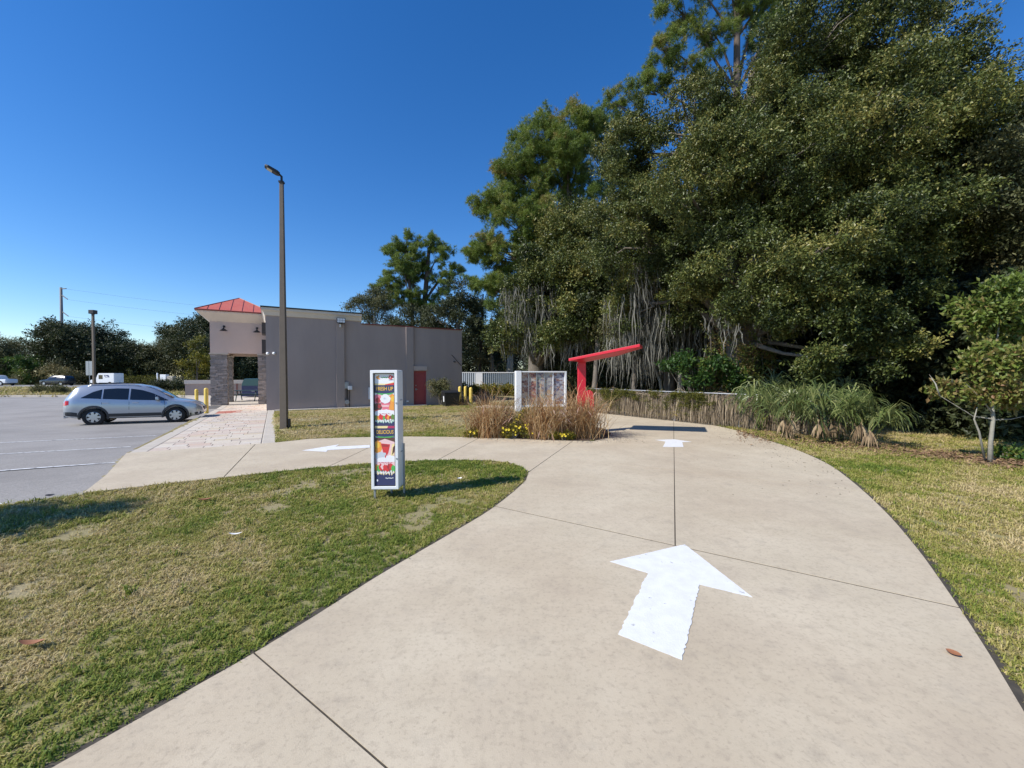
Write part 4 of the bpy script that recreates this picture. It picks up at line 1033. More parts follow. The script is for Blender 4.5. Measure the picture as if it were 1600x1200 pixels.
for x in (1.38, 2.33):
    for s in (-1, 1):
        y = s * (side_y(suv_tab, x, .95) + .02); mb = MB(); mb.tube([(x - .1, y - s * .02, .955), (x - .08, y + s * .012, .957), (x + .08, y + s * .012, .957), (x + .1, y - s * .02, .955)], .014, 6); mb.build('door_handle', M['alloy'], car)
for x, z0, z1 in ((1.245, .52, 1.12), (2.11, .5, 1.07), (3.30, .5, 1.01)):
    side_panel(suv_tab, [(x, z0, z1), (x + .012, z0, z1)], .003, 'door_gap', M['black'], car, nseg=3)
for s in (-1, 1):
    mb = MB(); y = s * (side_y(suv_tab, 3.12, 1.05)); mb.add([(3.0, y - s * .02, 1.07), (3.16, y - s * .02, 1.05), (3.14, y + s * .2, 1.06), (3.02, y + s * .2, 1.08), (3.0, y - s * .0, 1.2), (3.12, y, 1.18), (3.1, y + s * .19, 1.2), (3.02, y + s * .19, 1.21)], [(0, 3, 2, 1), (4, 5, 6, 7), (0, 1, 5, 4), (1, 2, 6, 5), (2, 3, 7, 6), (3, 0, 4, 7)]); mb.build('mirror', M['silver'], car, bevel=.02)
    mb = MB(); mb.tube([(.75, s * .60, 1.66), (.85, s * .60, 1.715), (1.6, s * .62, 1.745), (2.2, s * .62, 1.735), (2.42, s * .62, 1.68)], .018, 6); mb.build('roof_rail', M['alloy'], car)
mb = MB(); mb.tube([(.1, .1, .42), (-.1, .1, .40), (-.2, .1, .40)], .03); mb.tube([(-.19, .1, .40), (-.19, .1, .5)], .025); mb.tube([(.1, -.4, .36), (-.05, -.42, .34)], .03); mb.build('tow_hitch', M['steel'], car)

# far traffic
dark = mat('black_car_paint', (.016, .017, .02), .25, coat=.5)
whitep = mat('white_car_paint', (.74, .75, .76), .3, coat=.4)
pick_tab = [(0, .8, .5, .95, 1.0, .7), (.1, .92, .42, 1.08, 1.13, .8), (1.6, .95, .4, 1.1, 1.18, .8), (1.75, .95, .4, 1.1, 1.70, .66), (2.3, .95, .4, 1.1, 1.78, .66), (3.2, .95, .4, 1.08, 1.74, .66), (3.75, .95, .4, 1.06, 1.36, .7), (4.05, .95, .4, 1.05, 1.14, .78), (5.0, .92, .4, 1.0, 1.08, .74), (5.3, .8, .45, .85, .92, .6), (5.38, .6, .5, .7, .75, .5)]
xs_tab = [(0, .7, .5, .95, 1.05, .6), (.15, .86, .4, 1.08, 1.38, .62), (.5, .92, .36, 1.08, 1.68, .62), (2.2, .94, .34, 1.04, 1.76, .64), (2.9, .94, .34, 1.02, 1.66, .63), (3.5, .94, .34, 1.0, 1.16, .7), (4.4, .9, .34, .95, 1.02, .68), (4.75, .75, .38, .8, .85, .5), (4.83, .5, .45, .6, .65, .4)]
def far_car(tab, wheels, r, px, Y, rz, label, paint, wins, cat):
    p = atY(px, 595, Y)
    e, b_, _ = vehicle(cat.replace(' ', '_') if cat != 'car' else 'passing_car', tab, wheels, r, (p.x, p.y, .03), rz, 1.0, label, cat, paint)
    for x0, x1, za, zb in wins: side_panel(tab, [(x0, interp(tab, x0)[3] + .03, za), (x1, interp(tab, x1)[3] + .03, zb)], .008, 'side_window', M['glass'], e, nseg=6)
    return e
far_car(xs_tab, (.95, 3.85), .37, 112, 71, R(180), 'black sport utility car driving along the street', dark, ((.6, 1.7, 1.5, 1.6), (1.78, 3.2, 1.6, 1.25)), 'car')
far_car(pick_tab, (.95, 4.35), .4, 19, 71.5, R(180), 'white pickup car at the edge of the street trees', whitep, ((1.9, 2.6, 1.6, 1.62), (2.7, 3.7, 1.6, 1.3)), 'pickup')
llv = atY(186, 595, 71.5)
e = empty('mail_van', (llv.x, llv.y, .03), R(180), 'small boxy white postal van with blue emblem on the street', 'van')
mb = MB(); mb.box(0, 2.75, -.9, .9, .5, 2.15); mb.build('cargo_box', whitep, e, bevel=.07)
mb = MB(); sp = [(2.72, .45), (4.15, .45), (4.2, .9), (4.0, 1.02), (3.2, 1.2), (2.9, 1.95), (2.72, 2.0)]; n = len(sp)
mb.add([(x, -.84, z) for x, z in sp] + [(x, .84, z) for x, z in sp], [tuple(range(n)), tuple(range(2 * n - 1, n - 1, -1))] + [(i, n + i, n + (i + 1) % n, (i + 1) % n) for i in range(n)]); mb.build('cab', whitep, e, bevel=.03)
for s in (-1, 1):
    mb = MB(); mb.box(1.95, 2.65, s * .905 - .004, s * .905 + .004, 1.15, 1.85); mb.build('side_window', M['glass'], e)
    mb = MB(); y = s * .909; mb.add([(.75, y, 1.45), (1.55, y, 1.45), (1.75, y, 1.85), (.95, y, 1.85)], [(0, 1, 2, 3)]); mb.add([(1.0, y + s * .004, 1.55), (1.45, y + s * .004, 1.62), (1.5, y + s * .004, 1.7), (1.1, y + s * .004, 1.66)], []); mb.build('emblem', PR['navy'], e)
    mb = MB(); mb.add([(.95, s * .914, 1.6), (1.4, s * .914, 1.55), (1.62, s * .914, 1.76), (1.2, s * .914, 1.68)], [(0, 1, 2, 3)]); mb.build('emblem', PR['white'], e)
    for wx in (.75, 3.35):
        MB().lathe([(0, -.1), (.2, -.1), (.34, -.1), (.34, .1), (.2, .1), (0, .1)], 24, 'y', (wx, s * .82, .34)).build('wheel', M['tyre'], e)
mb = MB(); mb.add([(2.915, -.7, 1.9), (2.915, .7, 1.9), (3.215, .7, 1.22), (3.215, -.7, 1.22)], [(0, 1, 2, 3)]); mb.build('windscreen', M['glass'], e)
# street sign and pale utility boxes by the verge
sp_ = atY(140, 590, 54); s2 = empty('street_sign', (sp_.x, sp_.y, -.01), 0, 'pale double street sign on a post by the street', 'sign')
MB().tube([(0, 0, -.1), (0, 0, 3.7)], .04).build('post', M['steel'], s2); MB().box(-.42, -.03, -.06, -.045, 1.8, 3.65).build('sign_face', M['steel'], s2); MB().box(.03, .42, -.06, -.045, 1.8, 3.65).build('sign_face', M['steel'], s2)
for px, hgt, wd, lab in ((261, 1.0, .9, 'pale utility box on the far verge beside the shrubs'), ):
    p = atY(px, 600, 62); e = empty('utility_box', (p.x, 80, 0), 0, lab, 'utility box'); e.location = (atY(px, 600, 78).x, 78, 0)
    MB().box(-1, .1, -.4, .4, -.1, 2.0).build('cabinet', M['white'], e, bevel=.04); MB().box(.4, 1.4, -.4, .4, -.1, 1.7).build('cabinet', M['pale_concrete'], e, bevel=.04); MB().box(-1.1, 1.5, -.5, .5, -.12, .06).build('plinth', M['pale_concrete'], e)
p = atY(246, 600, 78); o = MB().lathe([(0, 2.3), (.1, 2.28), (.12, 2.2), (.12, -.1)], 12).build('marker_post', M['white'], None, smooth=True); o.location = (p.x, 78, 0); tag(o, 'slim white marker post with pale top across the street', 'post')

# steel transmission pole with arms and wires
tp = atY(97.5, 560, 115); e = empty('transmission_pole', (tp.x, tp.y, -.1), 0, 'tall grey transmission pole with side arms above the trees', 'utility pole')
pg = mat('pole_grey', (.16, .16, .165), .7)
H = 26.6; MB().tube([(0, 0, 0), (0, 0, H)], [.5, .28], 10).build('pole', pg, e, smooth=True)
arms = [(H - .4, .0, 1.9), (H - 2.0, -1.6, 2.2), (H - 6.6, -1.7, 2.3), (H - 11.2, -1.8, 2.4)]
wire_m = mat('wire', (.1, .11, .13), .6); wires = []
for z, dz, l in arms:
    MB().tube([(0, 0, z), (l, -.4, z + dz * .85)], .13, 6).build('arm', pg, e)
    wires.append((tp.x + l, tp.y - .4, z + dz * .85 - .1))
mb = MB()
for (x, y, z) in wires:
    pts = []
    for k in range(13):
        f = k / 12; pts.append((x + 150 * f - tp.x, y - tp.y + 40 * f, z - 9 * (1 - (2 * f - 1) ** 2) * .6 + 1.5 * f))
    mb.tube(pts, .022, 4)
mb.build('wires', wire_m, e)
# ------------------------------------------------------------------ foliage sources
def leaf_quad(mb, p, d, n, l, w_):
    d = d.normalized(); s = d.cross(n)
    s = s.normalized() if s.length > 1e-4 else d.orthogonal().normalized(); n = s.cross(d)
    mb.add([p, p + d * l * .45 + s * w_ * .5 + n * w_ * .12, p + d * l, p + d * l * .45 - s * w_ * .5 + n * w_ * .12], [(0, 1, 2), (0, 2, 3)])
def rv(r_): 
    v = Vector((r_.gauss(0, 1), r_.gauss(0, 1), r_.gauss(0, 1))); return v.normalized()
def twig_proto(name, seed, m, leaves=60, rad=.34, l=.082, w_=.040, flat=.6):
    r_ = random.Random(seed); mb = MB(); tw = [rv(r_) for _ in range(6)]
    for i in range(leaves):
        t = tw[i % 6]; k = r_.uniform(.15, 1); p = Vector((t.x, t.y, t.z * flat)) * rad * k + rv(r_) * rad * .16
        d = (t * .8 + rv(r_)).normalized(); n = (Vector((0, 0, .9)) + rv(r_) * .9)
        leaf_quad(mb, p, d, n, l * r_.uniform(.7, 1.25), w_ * r_.uniform(.8, 1.2))
    return proto(name, mb, m)
def needle_proto(name, seed, m, tufts=6, rad=.36, l=.26, w_=.018, n=22):
    r_ = random.Random(seed); mb = MB()
    for k in range(tufts):
        c = rv(r_) * rad * r_.uniform(.2, 1); c.z *= .5; ax = (c.normalized() + Vector((0, 0, .55))).normalized()
        for i in range(n):
            d = (ax * .75 + rv(r_)).normalized(); s = d.cross(rv(r_)).normalized(); L = l * r_.uniform(.75, 1.15)
            mb.add([c + d * .02 - s * w_ * .5, c + d * .02 + s * w_ * .5, c + d * L], [(0, 1, 2)])
    return proto(name, mb, m)
def blade_proto(name, seed, m, n=12, rad=.05, l=.066, w_=.0085):
    r_ = random.Random(seed); mb = MB()
    for i in range(n):
        a = r_.uniform(0, 6.283); p = Vector((math.cos(a), math.sin(a), 0)) * rad * r_.random() ** .5
        a2 = r_.uniform(0, 6.283); o_ = Vector((math.cos(a2), math.sin(a2), 0)); L = l * r_.uniform(.6, 1.3); s = Vector((-o_.y, o_.x, 0))
        lean = r_.uniform(.25, 1.3); q = p + (o_ * lean * .5 + Vector((0, 0, .8))).normalized() * L * .55
        e_ = q + (o_ * lean + Vector((0, 0, .35 - .35 * lean))).normalized() * L * .5
        mb.add([p - s * w_ * .5, p + s * w_ * .5, q + s * w_ * .45, q - s * w_ * .45, e_], [(0, 1, 2, 3), (3, 2, 4)])
    return proto(name, mb, m)
oakR = [(0, (.018, .030, .009)), (.35, (.058, .080, .019)), (.65, (.125, .146, .034)), (1, (.26, .23, .065))]
LM = dict(
    oak=leafmat('oak_leaf', oakR, .42, .14, .35, .62),
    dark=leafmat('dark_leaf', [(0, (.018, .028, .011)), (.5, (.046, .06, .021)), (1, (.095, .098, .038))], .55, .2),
    pine=leafmat('pine_needle', [(0, (.06, .10, .018)), (.5, (.16, .23, .04)), (.8, (.24, .28, .055)), (1, (.30, .21, .07))], .5, .25),
    bright=leafmat('bright_leaf', [(0, (.02, .055, .015)), (.45, (.055, .115, .022)), (.75, (.14, .18, .03)), (1, (.25, .20, .04))], .45, .35),
    young=leafmat('young_leaf', [(0, (.05, .085, .02)), (.4, (.15, .21, .035)), (.7, (.22, .20, .06)), (1, (.24, .13, .06))], .5, .35),
    olive=leafmat('olive_leaf', [(0, (.045, .052, .02)), (.5, (.115, .125, .048)), (1, (.23, .185, .08))], .6, .2),
    gold=leafmat('gold_leaf', [(0, (.05, .06, .012)), (.5, (.17, .17, .02)), (1, (.38, .29, .04))], .5, .35),
    grass=leafmat('grass_blade', [(0, (.11, .175, .026)), (.3, (.235, .27, .045)), (.55, (.37, .335, .095)), (.8, (.49, .40, .175)), (1, (.57, .46, .25))], .65, .25, .25),
)
V = {}
V['oak'] = [twig_proto('oak_twig%d' % i, i, LM['oak']) for i in range(4)]
V['dark'] = [twig_proto('dark_twig%d' % i, 10 + i, LM['dark'], 40, .4, .12, .05) for i in range(3)]
V['pine'] = [needle_proto('pine_tuft%d' % i, 20 + i, LM['pine']) for i in range(3)]
V['bright'] = [twig_proto('bright_twig%d' % i, 30 + i, LM['bright'], 26, .26, .11, .06) for i in range(3)]
V['young'] = [twig_proto('young_twig%d' % i, 40 + i, LM['young'], 18, .24, .12, .06) for i in range(3)]
V['olive'] = [twig_proto('olive_twig%d' % i, 50 + i, LM['olive'], 44, .36, .09, .035) for i in range(3)]
V['gold'] = [twig_proto('gold_twig%d' % i, 60 + i, LM['gold'], 22, .13, .05, .028) for i in range(3)]
V['grass'] = [blade_proto('grass_tuft%d' % i, 70 + i, LM['grass']) for i in range(5)]
V['weed'] = [blade_proto('weed_tuft%d' % i, 80 + i, LM['grass'], 18, .05, .10, .009) for i in range(2)]

def lobes_points(lobes, base, n_per, sub=10, subr=.33, flat=.8, shell=2.4):
    """lobes: (Vector centre, radius). Returns local points, clump centres by lobe"""
    P = []; subs = []; T_ = []
    for c, r_ in lobes:
        c = np.array(c) - np.array(base); k = max(4, int(sub * r_ * r_ / 2)); cs_ = []
        for i in range(k):
            d = rng.normal(size=3); d /= np.linalg.norm(d); d[2] *= flat
            cs_.append(c + d * r_ * rng.random() ** (1 / shell))
        subs.append(cs_); m = max(6, int(n_per * r_ * r_ / k))
        for s_ in cs_:
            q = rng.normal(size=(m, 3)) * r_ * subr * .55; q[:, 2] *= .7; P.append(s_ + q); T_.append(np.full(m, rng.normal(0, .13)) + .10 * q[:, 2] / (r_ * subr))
    lobes_points.tone = np.concatenate(T_)
    return np.concatenate(P), subs
def tree(name, base, label, lobes, key, n_per, trunk_r, trunk_top, bark, group=None, cat='tree', scl=(1, 1.5), tint=(.5, .22), sub=10, subr=.33, flat=.8, twigs=True, lean=None, fork=.35, shell=2.4):
    base = Vector(base); e = empty(name, base, 0, label, cat, group)
    pts, subs = lobes_points(lobes, base, n_per, sub, subr, flat, shell); n = len(pts)
    rot = rng.uniform(0, 6.283, (n, 3)); rot[:, 0] = rng.normal(0, .5, n); rot[:, 1] = rng.normal(0, .5, n)
    # lighter and darker patches, each clump lighter towards its top
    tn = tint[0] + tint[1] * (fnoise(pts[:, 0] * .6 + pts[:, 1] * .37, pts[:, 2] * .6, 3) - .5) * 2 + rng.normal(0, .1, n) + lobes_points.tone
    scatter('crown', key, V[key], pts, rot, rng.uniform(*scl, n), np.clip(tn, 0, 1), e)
    tt = Vector(trunk_top) - base; mb = MB(); r_ = random.Random(len(pts))
    mid = tt * .5 + Vector((r_.uniform(-1, 1), r_.uniform(-1, 1), 0)) * tt.length * .03
    k = 9; path = [Vector((0, 0, -.15)).lerp(mid, t / 4) if t <= 4 else mid.lerp(tt, (t - 4) / 4) for t in range(k)]
    mb.tube(path, [trunk_r * (1.25 if i == 0 else 1 - .62 * i / (k - 1)) for i in range(k)], 10)
    for (c, lr), ss in zip(lobes, subs):
        c = Vector(c) - base; f = min(.97, max(fork, (c.z - lr * .9) / max(.1, tt.z) - .08)); a = path[0].lerp(tt, f); i = min(k - 1, int(f * (k - 1)))
        a = path[i]; r0 = min(trunk_r * (1 - .62 * i / (k - 1)) * .5, lr * .11 + .02)
        md = a.lerp(c, .55) + Vector((0, 0, (c - a).length * (.12 if c.z > a.z else -.02))) + rv(r_) * lr * .15
        mb.tube([a, a.lerp(md, .5) + rv(r_) * .06 * lr, md, md.lerp(c, .6) + rv(r_) * .1 * lr, c], [r0, r0 * .8, r0 * .55, r0 * .38, r0 * .22], 6, cap=False)
        if twigs:
            for s_ in ss[::2]:
                s_ = Vector(s_); m2 = c.lerp(s_, .5) + rv(r_) * lr * .1; mb.tube([c.lerp(a, .15), m2, s_], [r0 * .25, r0 * .14, .008], 4, cap=False)
    mb.build('trunk', bark, e, smooth=True, fix=False)
    return e, subs
def W(px, py, Y): return atY(px, py, Y)
def LB(*rows): return [(W(px, py, Y), r_) for px, py, Y, r_ in rows]
moss_m = ribmat('spanish_moss', [(0, (.10, .10, .08)), (.5, (.19, .185, .155)), (1, (.30, .29, .245))], .35, .9)
def moss(parent, anchors, n=11, spread=.18, lw=(.6, 1.6)):
    mb = MB(); r_ = random.Random(len(anchors) * 7 + 1)
    for a, L in anchors:
        a = Vector(a) - parent.location
        for k in range(n):
            p = a + Vector((r_.gauss(0, spread), r_.gauss(0, spread), r_.uniform(-.1, .25))); l = L * r_.uniform(.35, 1.05); sd_ = Vector((math.cos(k * 1.3), math.sin(k * 1.3), 0)); pts = [p]
            for j in range(5): p = p + Vector((r_.gauss(0, .045), r_.gauss(0, .045), -l / 5)); pts.append(p)
            w0 = r_.uniform(.012, .05); mb.ribbon(pts, [w0 * .6, w0, w0 * .95, w0 * .75, w0 * .45, .004], sd_)
    o = mb.build('hanging_moss', moss_m, parent, fix=False, kind='stuff'); return o

# ------------------------------------------------------------------ big live oak on the right
g = 'live oaks with hanging moss'
ok1 = LB((985, 235, 16.8, 1.5), (1010, 300, 16.5, 2.0), (1070, 195, 15.8, 1.9), (1165, 150, 14.8, 1.9), (1270, 85, 13.9, 2.0), (1370, 60, 13.5, 1.9), (1420, 110, 13.3, 1.8), (1170, 220, 14.2, 2.0), (1470, 150, 13, 1.5), (995, 365, 16, 2.1), (1100, 320, 14, 2.4), (1220, 270, 13, 2.6), (1340, 225, 12.4, 2.6),
         (1450, 250, 12.4, 2.0), (1055, 440, 15.5, 1.9), (1150, 425, 13.5, 2.0), (1270, 395, 12, 2.0), (1390, 370, 12, 2.0), (1480, 340, 12.5, 1.5), (1340, 500, 11.2, 1.05), (1260, 480, 12, 1.2), (1410, 480, 11.6, 1.1), (1300, 560, 11.2, .8), (1390, 560, 11.4, .75), (1000, 470, 16.5, 1.5),
         (1200, 330, 18, 3.2), (1350, 290, 17, 3.2), (1060, 350, 19.5, 2.6), (1440, 310, 16, 2.2), (1260, 220, 17.5, 2.6), (1380, 170, 16.5, 2.3), (1150, 270, 18, 2.3))
E1, _ = tree('live_oak', (8.6, 15.2, -.05), 'huge dense live oak spreading dark foliage beside the driveway', ok1, 'oak', 165, .62, (8.7, 14.8, 12.5), M['bark'], g, 'tree', (.7, 1.35), (.44, .34), sub=10, subr=.26, shell=3.4)
moss(E1, [(W(px, py, Y), L) for px, py, Y, L in [(random.uniform(960, 1120), random.uniform(400, 520), random.uniform(15.5, 17.5), random.uniform(.8, 2.2)) for _ in range(70)]] + [(W(random.uniform(1120, 1300), random.uniform(380, 520), random.uniform(12, 14.5)), random.uniform(.4, 1.0)) for _ in range(25)])
ok2 = LB((1600, 205, 12.5, 1.3), (1610, 280, 11.5, 1.8), (1560, 340, 13, 1.3), (1680, 250, 11.5, 2.0), (1700, 330, 11, 2.2), (1570, 250, 13.5, 1.3), (1540, 390, 13, 1.0))
tree('live_oak', (16.6, 11.5, -.05), 'olive toned oak leaning in beyond the sapling at the lawn corner', ok2, 'olive', 150, .45, (16.0, 11.5, 8.5), M['bark'], g, 'tree', (1, 1.5), (.42, .4), sub=9, subr=.28)
# mossy oaks over the lane
ok3 = LB((850, 420, 22, 1.5), (890, 375, 23, 1.7), (905, 425, 21.5, 1.9), (830, 475, 21.5, 1.7), (905, 495, 20.5, 1.6), (800, 515, 21.5, 1.1), (860, 520, 20.5, 1.2), (940, 440, 20.5, 1.6), (900, 340, 24, 1.4), (950, 505, 20, 1.3), (860, 430, 24.5, 2.3), (930, 380, 24, 2.3))
E3, _ = tree('live_oak', (1.4, 24.5, -.05), 'mossy oak draped in grey strands above the menu board', ok3, 'oak', 150, .55, (1.9, 23.5, 9), M['bark'], g, 'tree', (1.2, 1.9), (.5, .3))
moss(E3, [(W(random.uniform(790, 960), random.uniform(440, 545), random.uniform(19.5, 22)), random.uniform(.7, 1.9)) for _ in range(110)], 12)
ok4 = LB((1010, 520, 18, 1.2), (1060, 505, 17.5, 1.2), (1110, 500, 17.5, 1.2), (960, 530, 18.5, 1.0), (1045, 470, 19, 1.5), (1100, 440, 19, 1.6))
E4, _ = tree('live_oak', (7.2, 18.6, -.05), 'lower mossy oak behind the vine covered fence', ok4, 'olive', 130, .3, (6.9, 18.4, 5.2), M['bark'], g, 'tree', (1.0, 1.6), (.45, .3))
moss(E4, [(W(random.uniform(950, 1110), random.uniform(470, 560), random.uniform(16.5, 18.5)), random.uniform(.8, 2.2)) for _ in range(80)], 12)

# ------------------------------------------------------------------ pines
g = 'pines rising above the oaks'
pn1 = LB((880, 205, 26, 1.5), (925, 205, 26, 1.4), (835, 225, 26, 1.4), (800, 258, 25.5, 1.2), (785, 310, 25.5, 1.2), (760, 320, 25.5, .9), (755, 385, 25, .95), (748, 398, 25, .7), (830, 285, 26, 1.5), (880, 265, 26, 1.4), (915, 310, 26, 1.3), (845, 345, 25.5, 1.4), (790, 395, 25, 1.2), (800, 440, 25, 1.1), (770, 455, 25, .9), (890, 235, 25, 1.2), (810, 350, 25, 1.2), (860, 400, 26, 1.3))
tree('pine_tree', (3.2, 26, -.1), 'broad crowned pine with ragged left branches rising behind the mossy oak', [(c, r_ * 1.28) for c, r_ in pn1], 'pine', 120, .34, (3.4, 26, 16.8), M['pinebark'], g, 'tree', (.6, 1.0), (.52, .25), sub=20, subr=.24, flat=.75, fork=.4, shell=3)
pn2 = LB((1060, 15, 20, 1.1), (1110, 50, 20, 1.0), (1160, 15, 20, 1.1), (1205, 55, 20, 1.1), (1045, 75, 20, .9), (1090, 110, 20, 1.0), (1005, 135, 20.5, .9), (968, 165, 20.5, .8), (1200, -10, 20, 1.2), (1130, -40, 20, 1.3), (1060, -40, 20, 1.1), (1230, 20, 20, 1.1), (1030, 115, 20.5, .9), (1250, -50, 20, 1.2))
tree('pine_tree', (10.2, 20.2, -.1), 'tallest pine with open twisted branches above the huge oak', [(c, r_ * 1.1) for c, r_ in pn2], 'pine', 95, .3, (10.8, 20, 20.5), M['pinebark'], g, 'tree', (.55, .9), (.52, .25), sub=22, subr=.22, flat=.8, fork=.5, shell=3)
pn3 = LB((632, 377, 48, 1.5), (616, 398, 48, 1.6), (650, 392, 48, 1.3), (640, 425, 48, 1.5), (612, 438, 48, 1.5), (602, 455, 48, 1.5), (625, 470, 48, 1.6), (650, 460, 48, 1.1), (628, 410, 47, 1.4))
tree('pine_tree', (-11.9, 48.2, -.1), 'slender far pine with narrow crown behind the building', pn3, 'pine', 60, .34, (-12.4, 48.2, 16.9), M['pinebark'], g, 'tree', (.8, 1.4), (.48, .25), sub=16, subr=.24, flat=.8, fork=.4, shell=3)
pn4 = LB((672, 382, 49, 1.5), (692, 396, 49, 1.4), (652, 408, 49, 1.3), (700, 424, 49, 1.2), (716, 420, 49, .9), (645, 440, 49, 1.2), (690, 448, 49, 1.6), (678, 478, 49, 1.5), (650, 475, 49, 1.1), (665, 425, 49.5, 1.3))
tree('pine_tree', (-10.3, 49.2, -.1), 'far pine with thick mossy trunk behind the building roof', pn4, 'pine', 60, .5, (-9.9, 49.2, 17), M['pinebark'], g, 'tree', (.8, 1.4), (.45, .25), sub=16, subr=.24, flat=.8, fork=.4, shell=3)
pn5 = LB((735, 440, 44, .9), (752, 455, 44, 1.2), (745, 480, 44, 1.2), (770, 440, 44, 1.3), (740, 500, 44, 1.1))
tree('pine_tree', (-3.6, 44.2, -.1), 'short bushy pine at the corner of the building', pn5, 'pine', 40, .2, (-3.1, 44.2, 10.5), M['pinebark'], g, 'tree', (1.1, 1.6), (.5, .25), sub=8, fork=.5)

# ------------------------------------------------------------------ trees behind the building and along the street
g = 'background trees behind the building'
def bg_tree(base, label, lobes, key='dark', n_per=16, r_=.35, s=(2, 3), tint=(.5, .25), grp=g, bark=None, nm='background_tree', sub=7):
    top = max(c.z for c, _ in lobes); cx = sum(c.x for c, _ in lobes) / len(lobes)
    return tree(nm, base, label, lobes, key, n_per, r_, (cx, base[1], top * .72), bark or M['bark'], grp, 'tree', s, tint, sub=sub)
Eb, _ = bg_tree((-16, 46, -.1), 'grey green mossy tree with rounded crown left of the far pines', LB((575, 468, 46, 1.5), (560, 478, 46, 1.3), (590, 470, 46, 1.6), (605, 485, 46, 1.4), (580, 492, 46, 1.6), (612, 505, 46, 1.5)), 'olive', 34, .35, (1.5, 2.3), (.35, .2))
moss(Eb, [(W(random.uniform(560, 615), random.uniform(470, 505), 45.5), random.uniform(.8, 1.8)) for _ in range(24)], 5, .25)
bg_tree((-7, 42, -.1), 'dark leafy oak at the end of the building roof', LB((715, 460, 42, 1.5), (700, 480, 42, 1.6), (725, 490, 42, 1.7), (740, 520, 42, 1.6), (735, 470, 42, 1.0), (690, 500, 42, 1.7), (720, 540, 42, 2)), 'dark', 30, .4, (1.4, 2.2), (.5, .25))
bg_tree((-10.5, 44, -.1), 'low dark tree filling the gap under the far pines', LB((640, 498, 44, 1.6), (665, 500, 44, 1.5), (615, 515, 44, 1.6), (690, 512, 44, 1.6), (650, 520, 44, 1.8)), 'dark', 26, .3, (1.4, 2.2), (.55, .25))
bg_tree((-2.2, 45, -.1), 'crooked dark oak between building corner and palm', LB((735, 535, 45, 1.4), (755, 520, 46, 1.4), (780, 540, 45, 1.5), (795, 500, 46, 1.6), (760, 560, 45, 1.2), (790, 560, 45, 1.5)), 'dark', 30, .3, (1.2, 1.9), (.45, .2))
bg_tree((-3.6, 43, -.1), 'dry brownish shrub tree over the metal fence', LB((742, 556, 43, .95), (752, 562, 43, .8), (735, 565, 43, .8)), 'olive', 60, .1, (.8, 1.3), (.85, .15), nm='dry_shrub')
g2 = 'street trees across the road'
left = [('feathery grey oak at the far end of the street', [(-10, 548, 3.5), (10, 545, 3), (5, 575, 4), (-20, 570, 4.5)], 'olive', .35, 84),
        ('open branched tree in front of the transmission pole', [(75, 518, 2.6), (95, 515, 2.4), (110, 525, 2.4), (65, 540, 2.8), (88, 545, 2.2)], 'dark', .5, 82),
        ('dark round oak beside the transmission pole', [(130, 540, 4.2), (155, 535, 4.4), (145, 560, 5), (115, 560, 4), (175, 560, 4.4), (150, 585, 4.4)], 'dark', .3, 86),
        ('spreading dark oak next to the round oak', [(195, 555, 4), (215, 555, 3.6), (190, 580, 4.4), (225, 578, 4)], 'dark', .5, 88),
        ('olive tree behind the postal van', [(240, 553, 3.4), (262, 548, 3.6), (250, 575, 4.2), (280, 572, 4), (225, 590, 3)], 'olive', .4, 90),
        ('tall dark tree beside the portico', [(268, 520, 2.2), (290, 528, 3.2), (310, 515, 3.4), (325, 508, 2.8), (300, 550, 4), (330, 545, 4.2)], 'dark', .45, 88),
        ('pale green low tree by the parked pickup', [(30, 575, 2.4), (45, 568, 2.2), (20, 588, 2.2), (50, 588, 2.2)], 'bright', .45, 82),
        ('yellowish sapling tree in front of the dark trees', [(101, 575, 2), (85, 582, 2), (110, 588, 1.8)], 'olive', .75, 80),
        ('broad dark tree seen through the portico', [(360, 555, 5), (390, 560, 5), (375, 585, 5), (405, 575, 5), (340, 580, 5)], 'dark', .4, 92),
        ('brown green tree closing the far street', [(-40, 560, 5), (-60, 540, 6), (40, 558, 3.4), (60, 570, 3)], 'olive', .5, 100)]
for lab, lob, key, tn, Yt in left:
    L3 = [(W(px, py, Yt + random.uniform(-2, 2)), r_) for px, py, r_ in lob]
    cx = sum(c.x for c, _ in L3) / len(L3)
    bg_tree((cx, Yt, -.1), lab, L3, key, 9.5 if key != 'bright' else 14, .3, (2.6, 4.2), (tn, .25), g2, nm='street_tree', sub=5)
bg_tree((W(307, 590, 40).x, 40, -.1), 'slim yellowing tree beside the yellow bollards', [(W(px, py, 40), r_) for px, py, r_ in ((308, 540, 1.0), (303, 560, 1.1), (315, 560, 1.0), (310, 580, 1.1), (300, 590, .9))], 'gold', 60, .09, (2.2, 3.6), (.35, .3), 'street trees across the road', nm='slim_tree')
def bush(name, base, label, lobes, key, n_per, s, tint, grp=None, cat='shrub'):
    e = empty(name, base, 0, label, cat, grp); pts, subs = lobes_points(lobes, base, n_per, 8, .4, .8, 2.2); pts = pts[pts[:, 2] > -.02]; n = len(pts)
    rot = rng.uniform(0, 6.283, (n, 3)); rot[:, :2] = rng.normal(0, .5, (n, 2))
    scatter('foliage', key, V[key], pts, rot, rng.uniform(*s, n), np.clip(rng.normal(tint, .15, n), 0, 1), e)
    mb = MB(); r_ = random.Random(n)
    for ss in subs:
        for s_ in ss[:6]: mb.tube([(r_.uniform(-.1, .1), r_.uniform(-.1, .1), -.05), tuple(Vector(s_) * .5 + Vector((0, 0, .1))), tuple(s_)], [.02, .014, .006], 4, cap=False)
    mb.build('stems', M['bark'], e, fix=False); return e
gs = 'shrubs along the far verge'
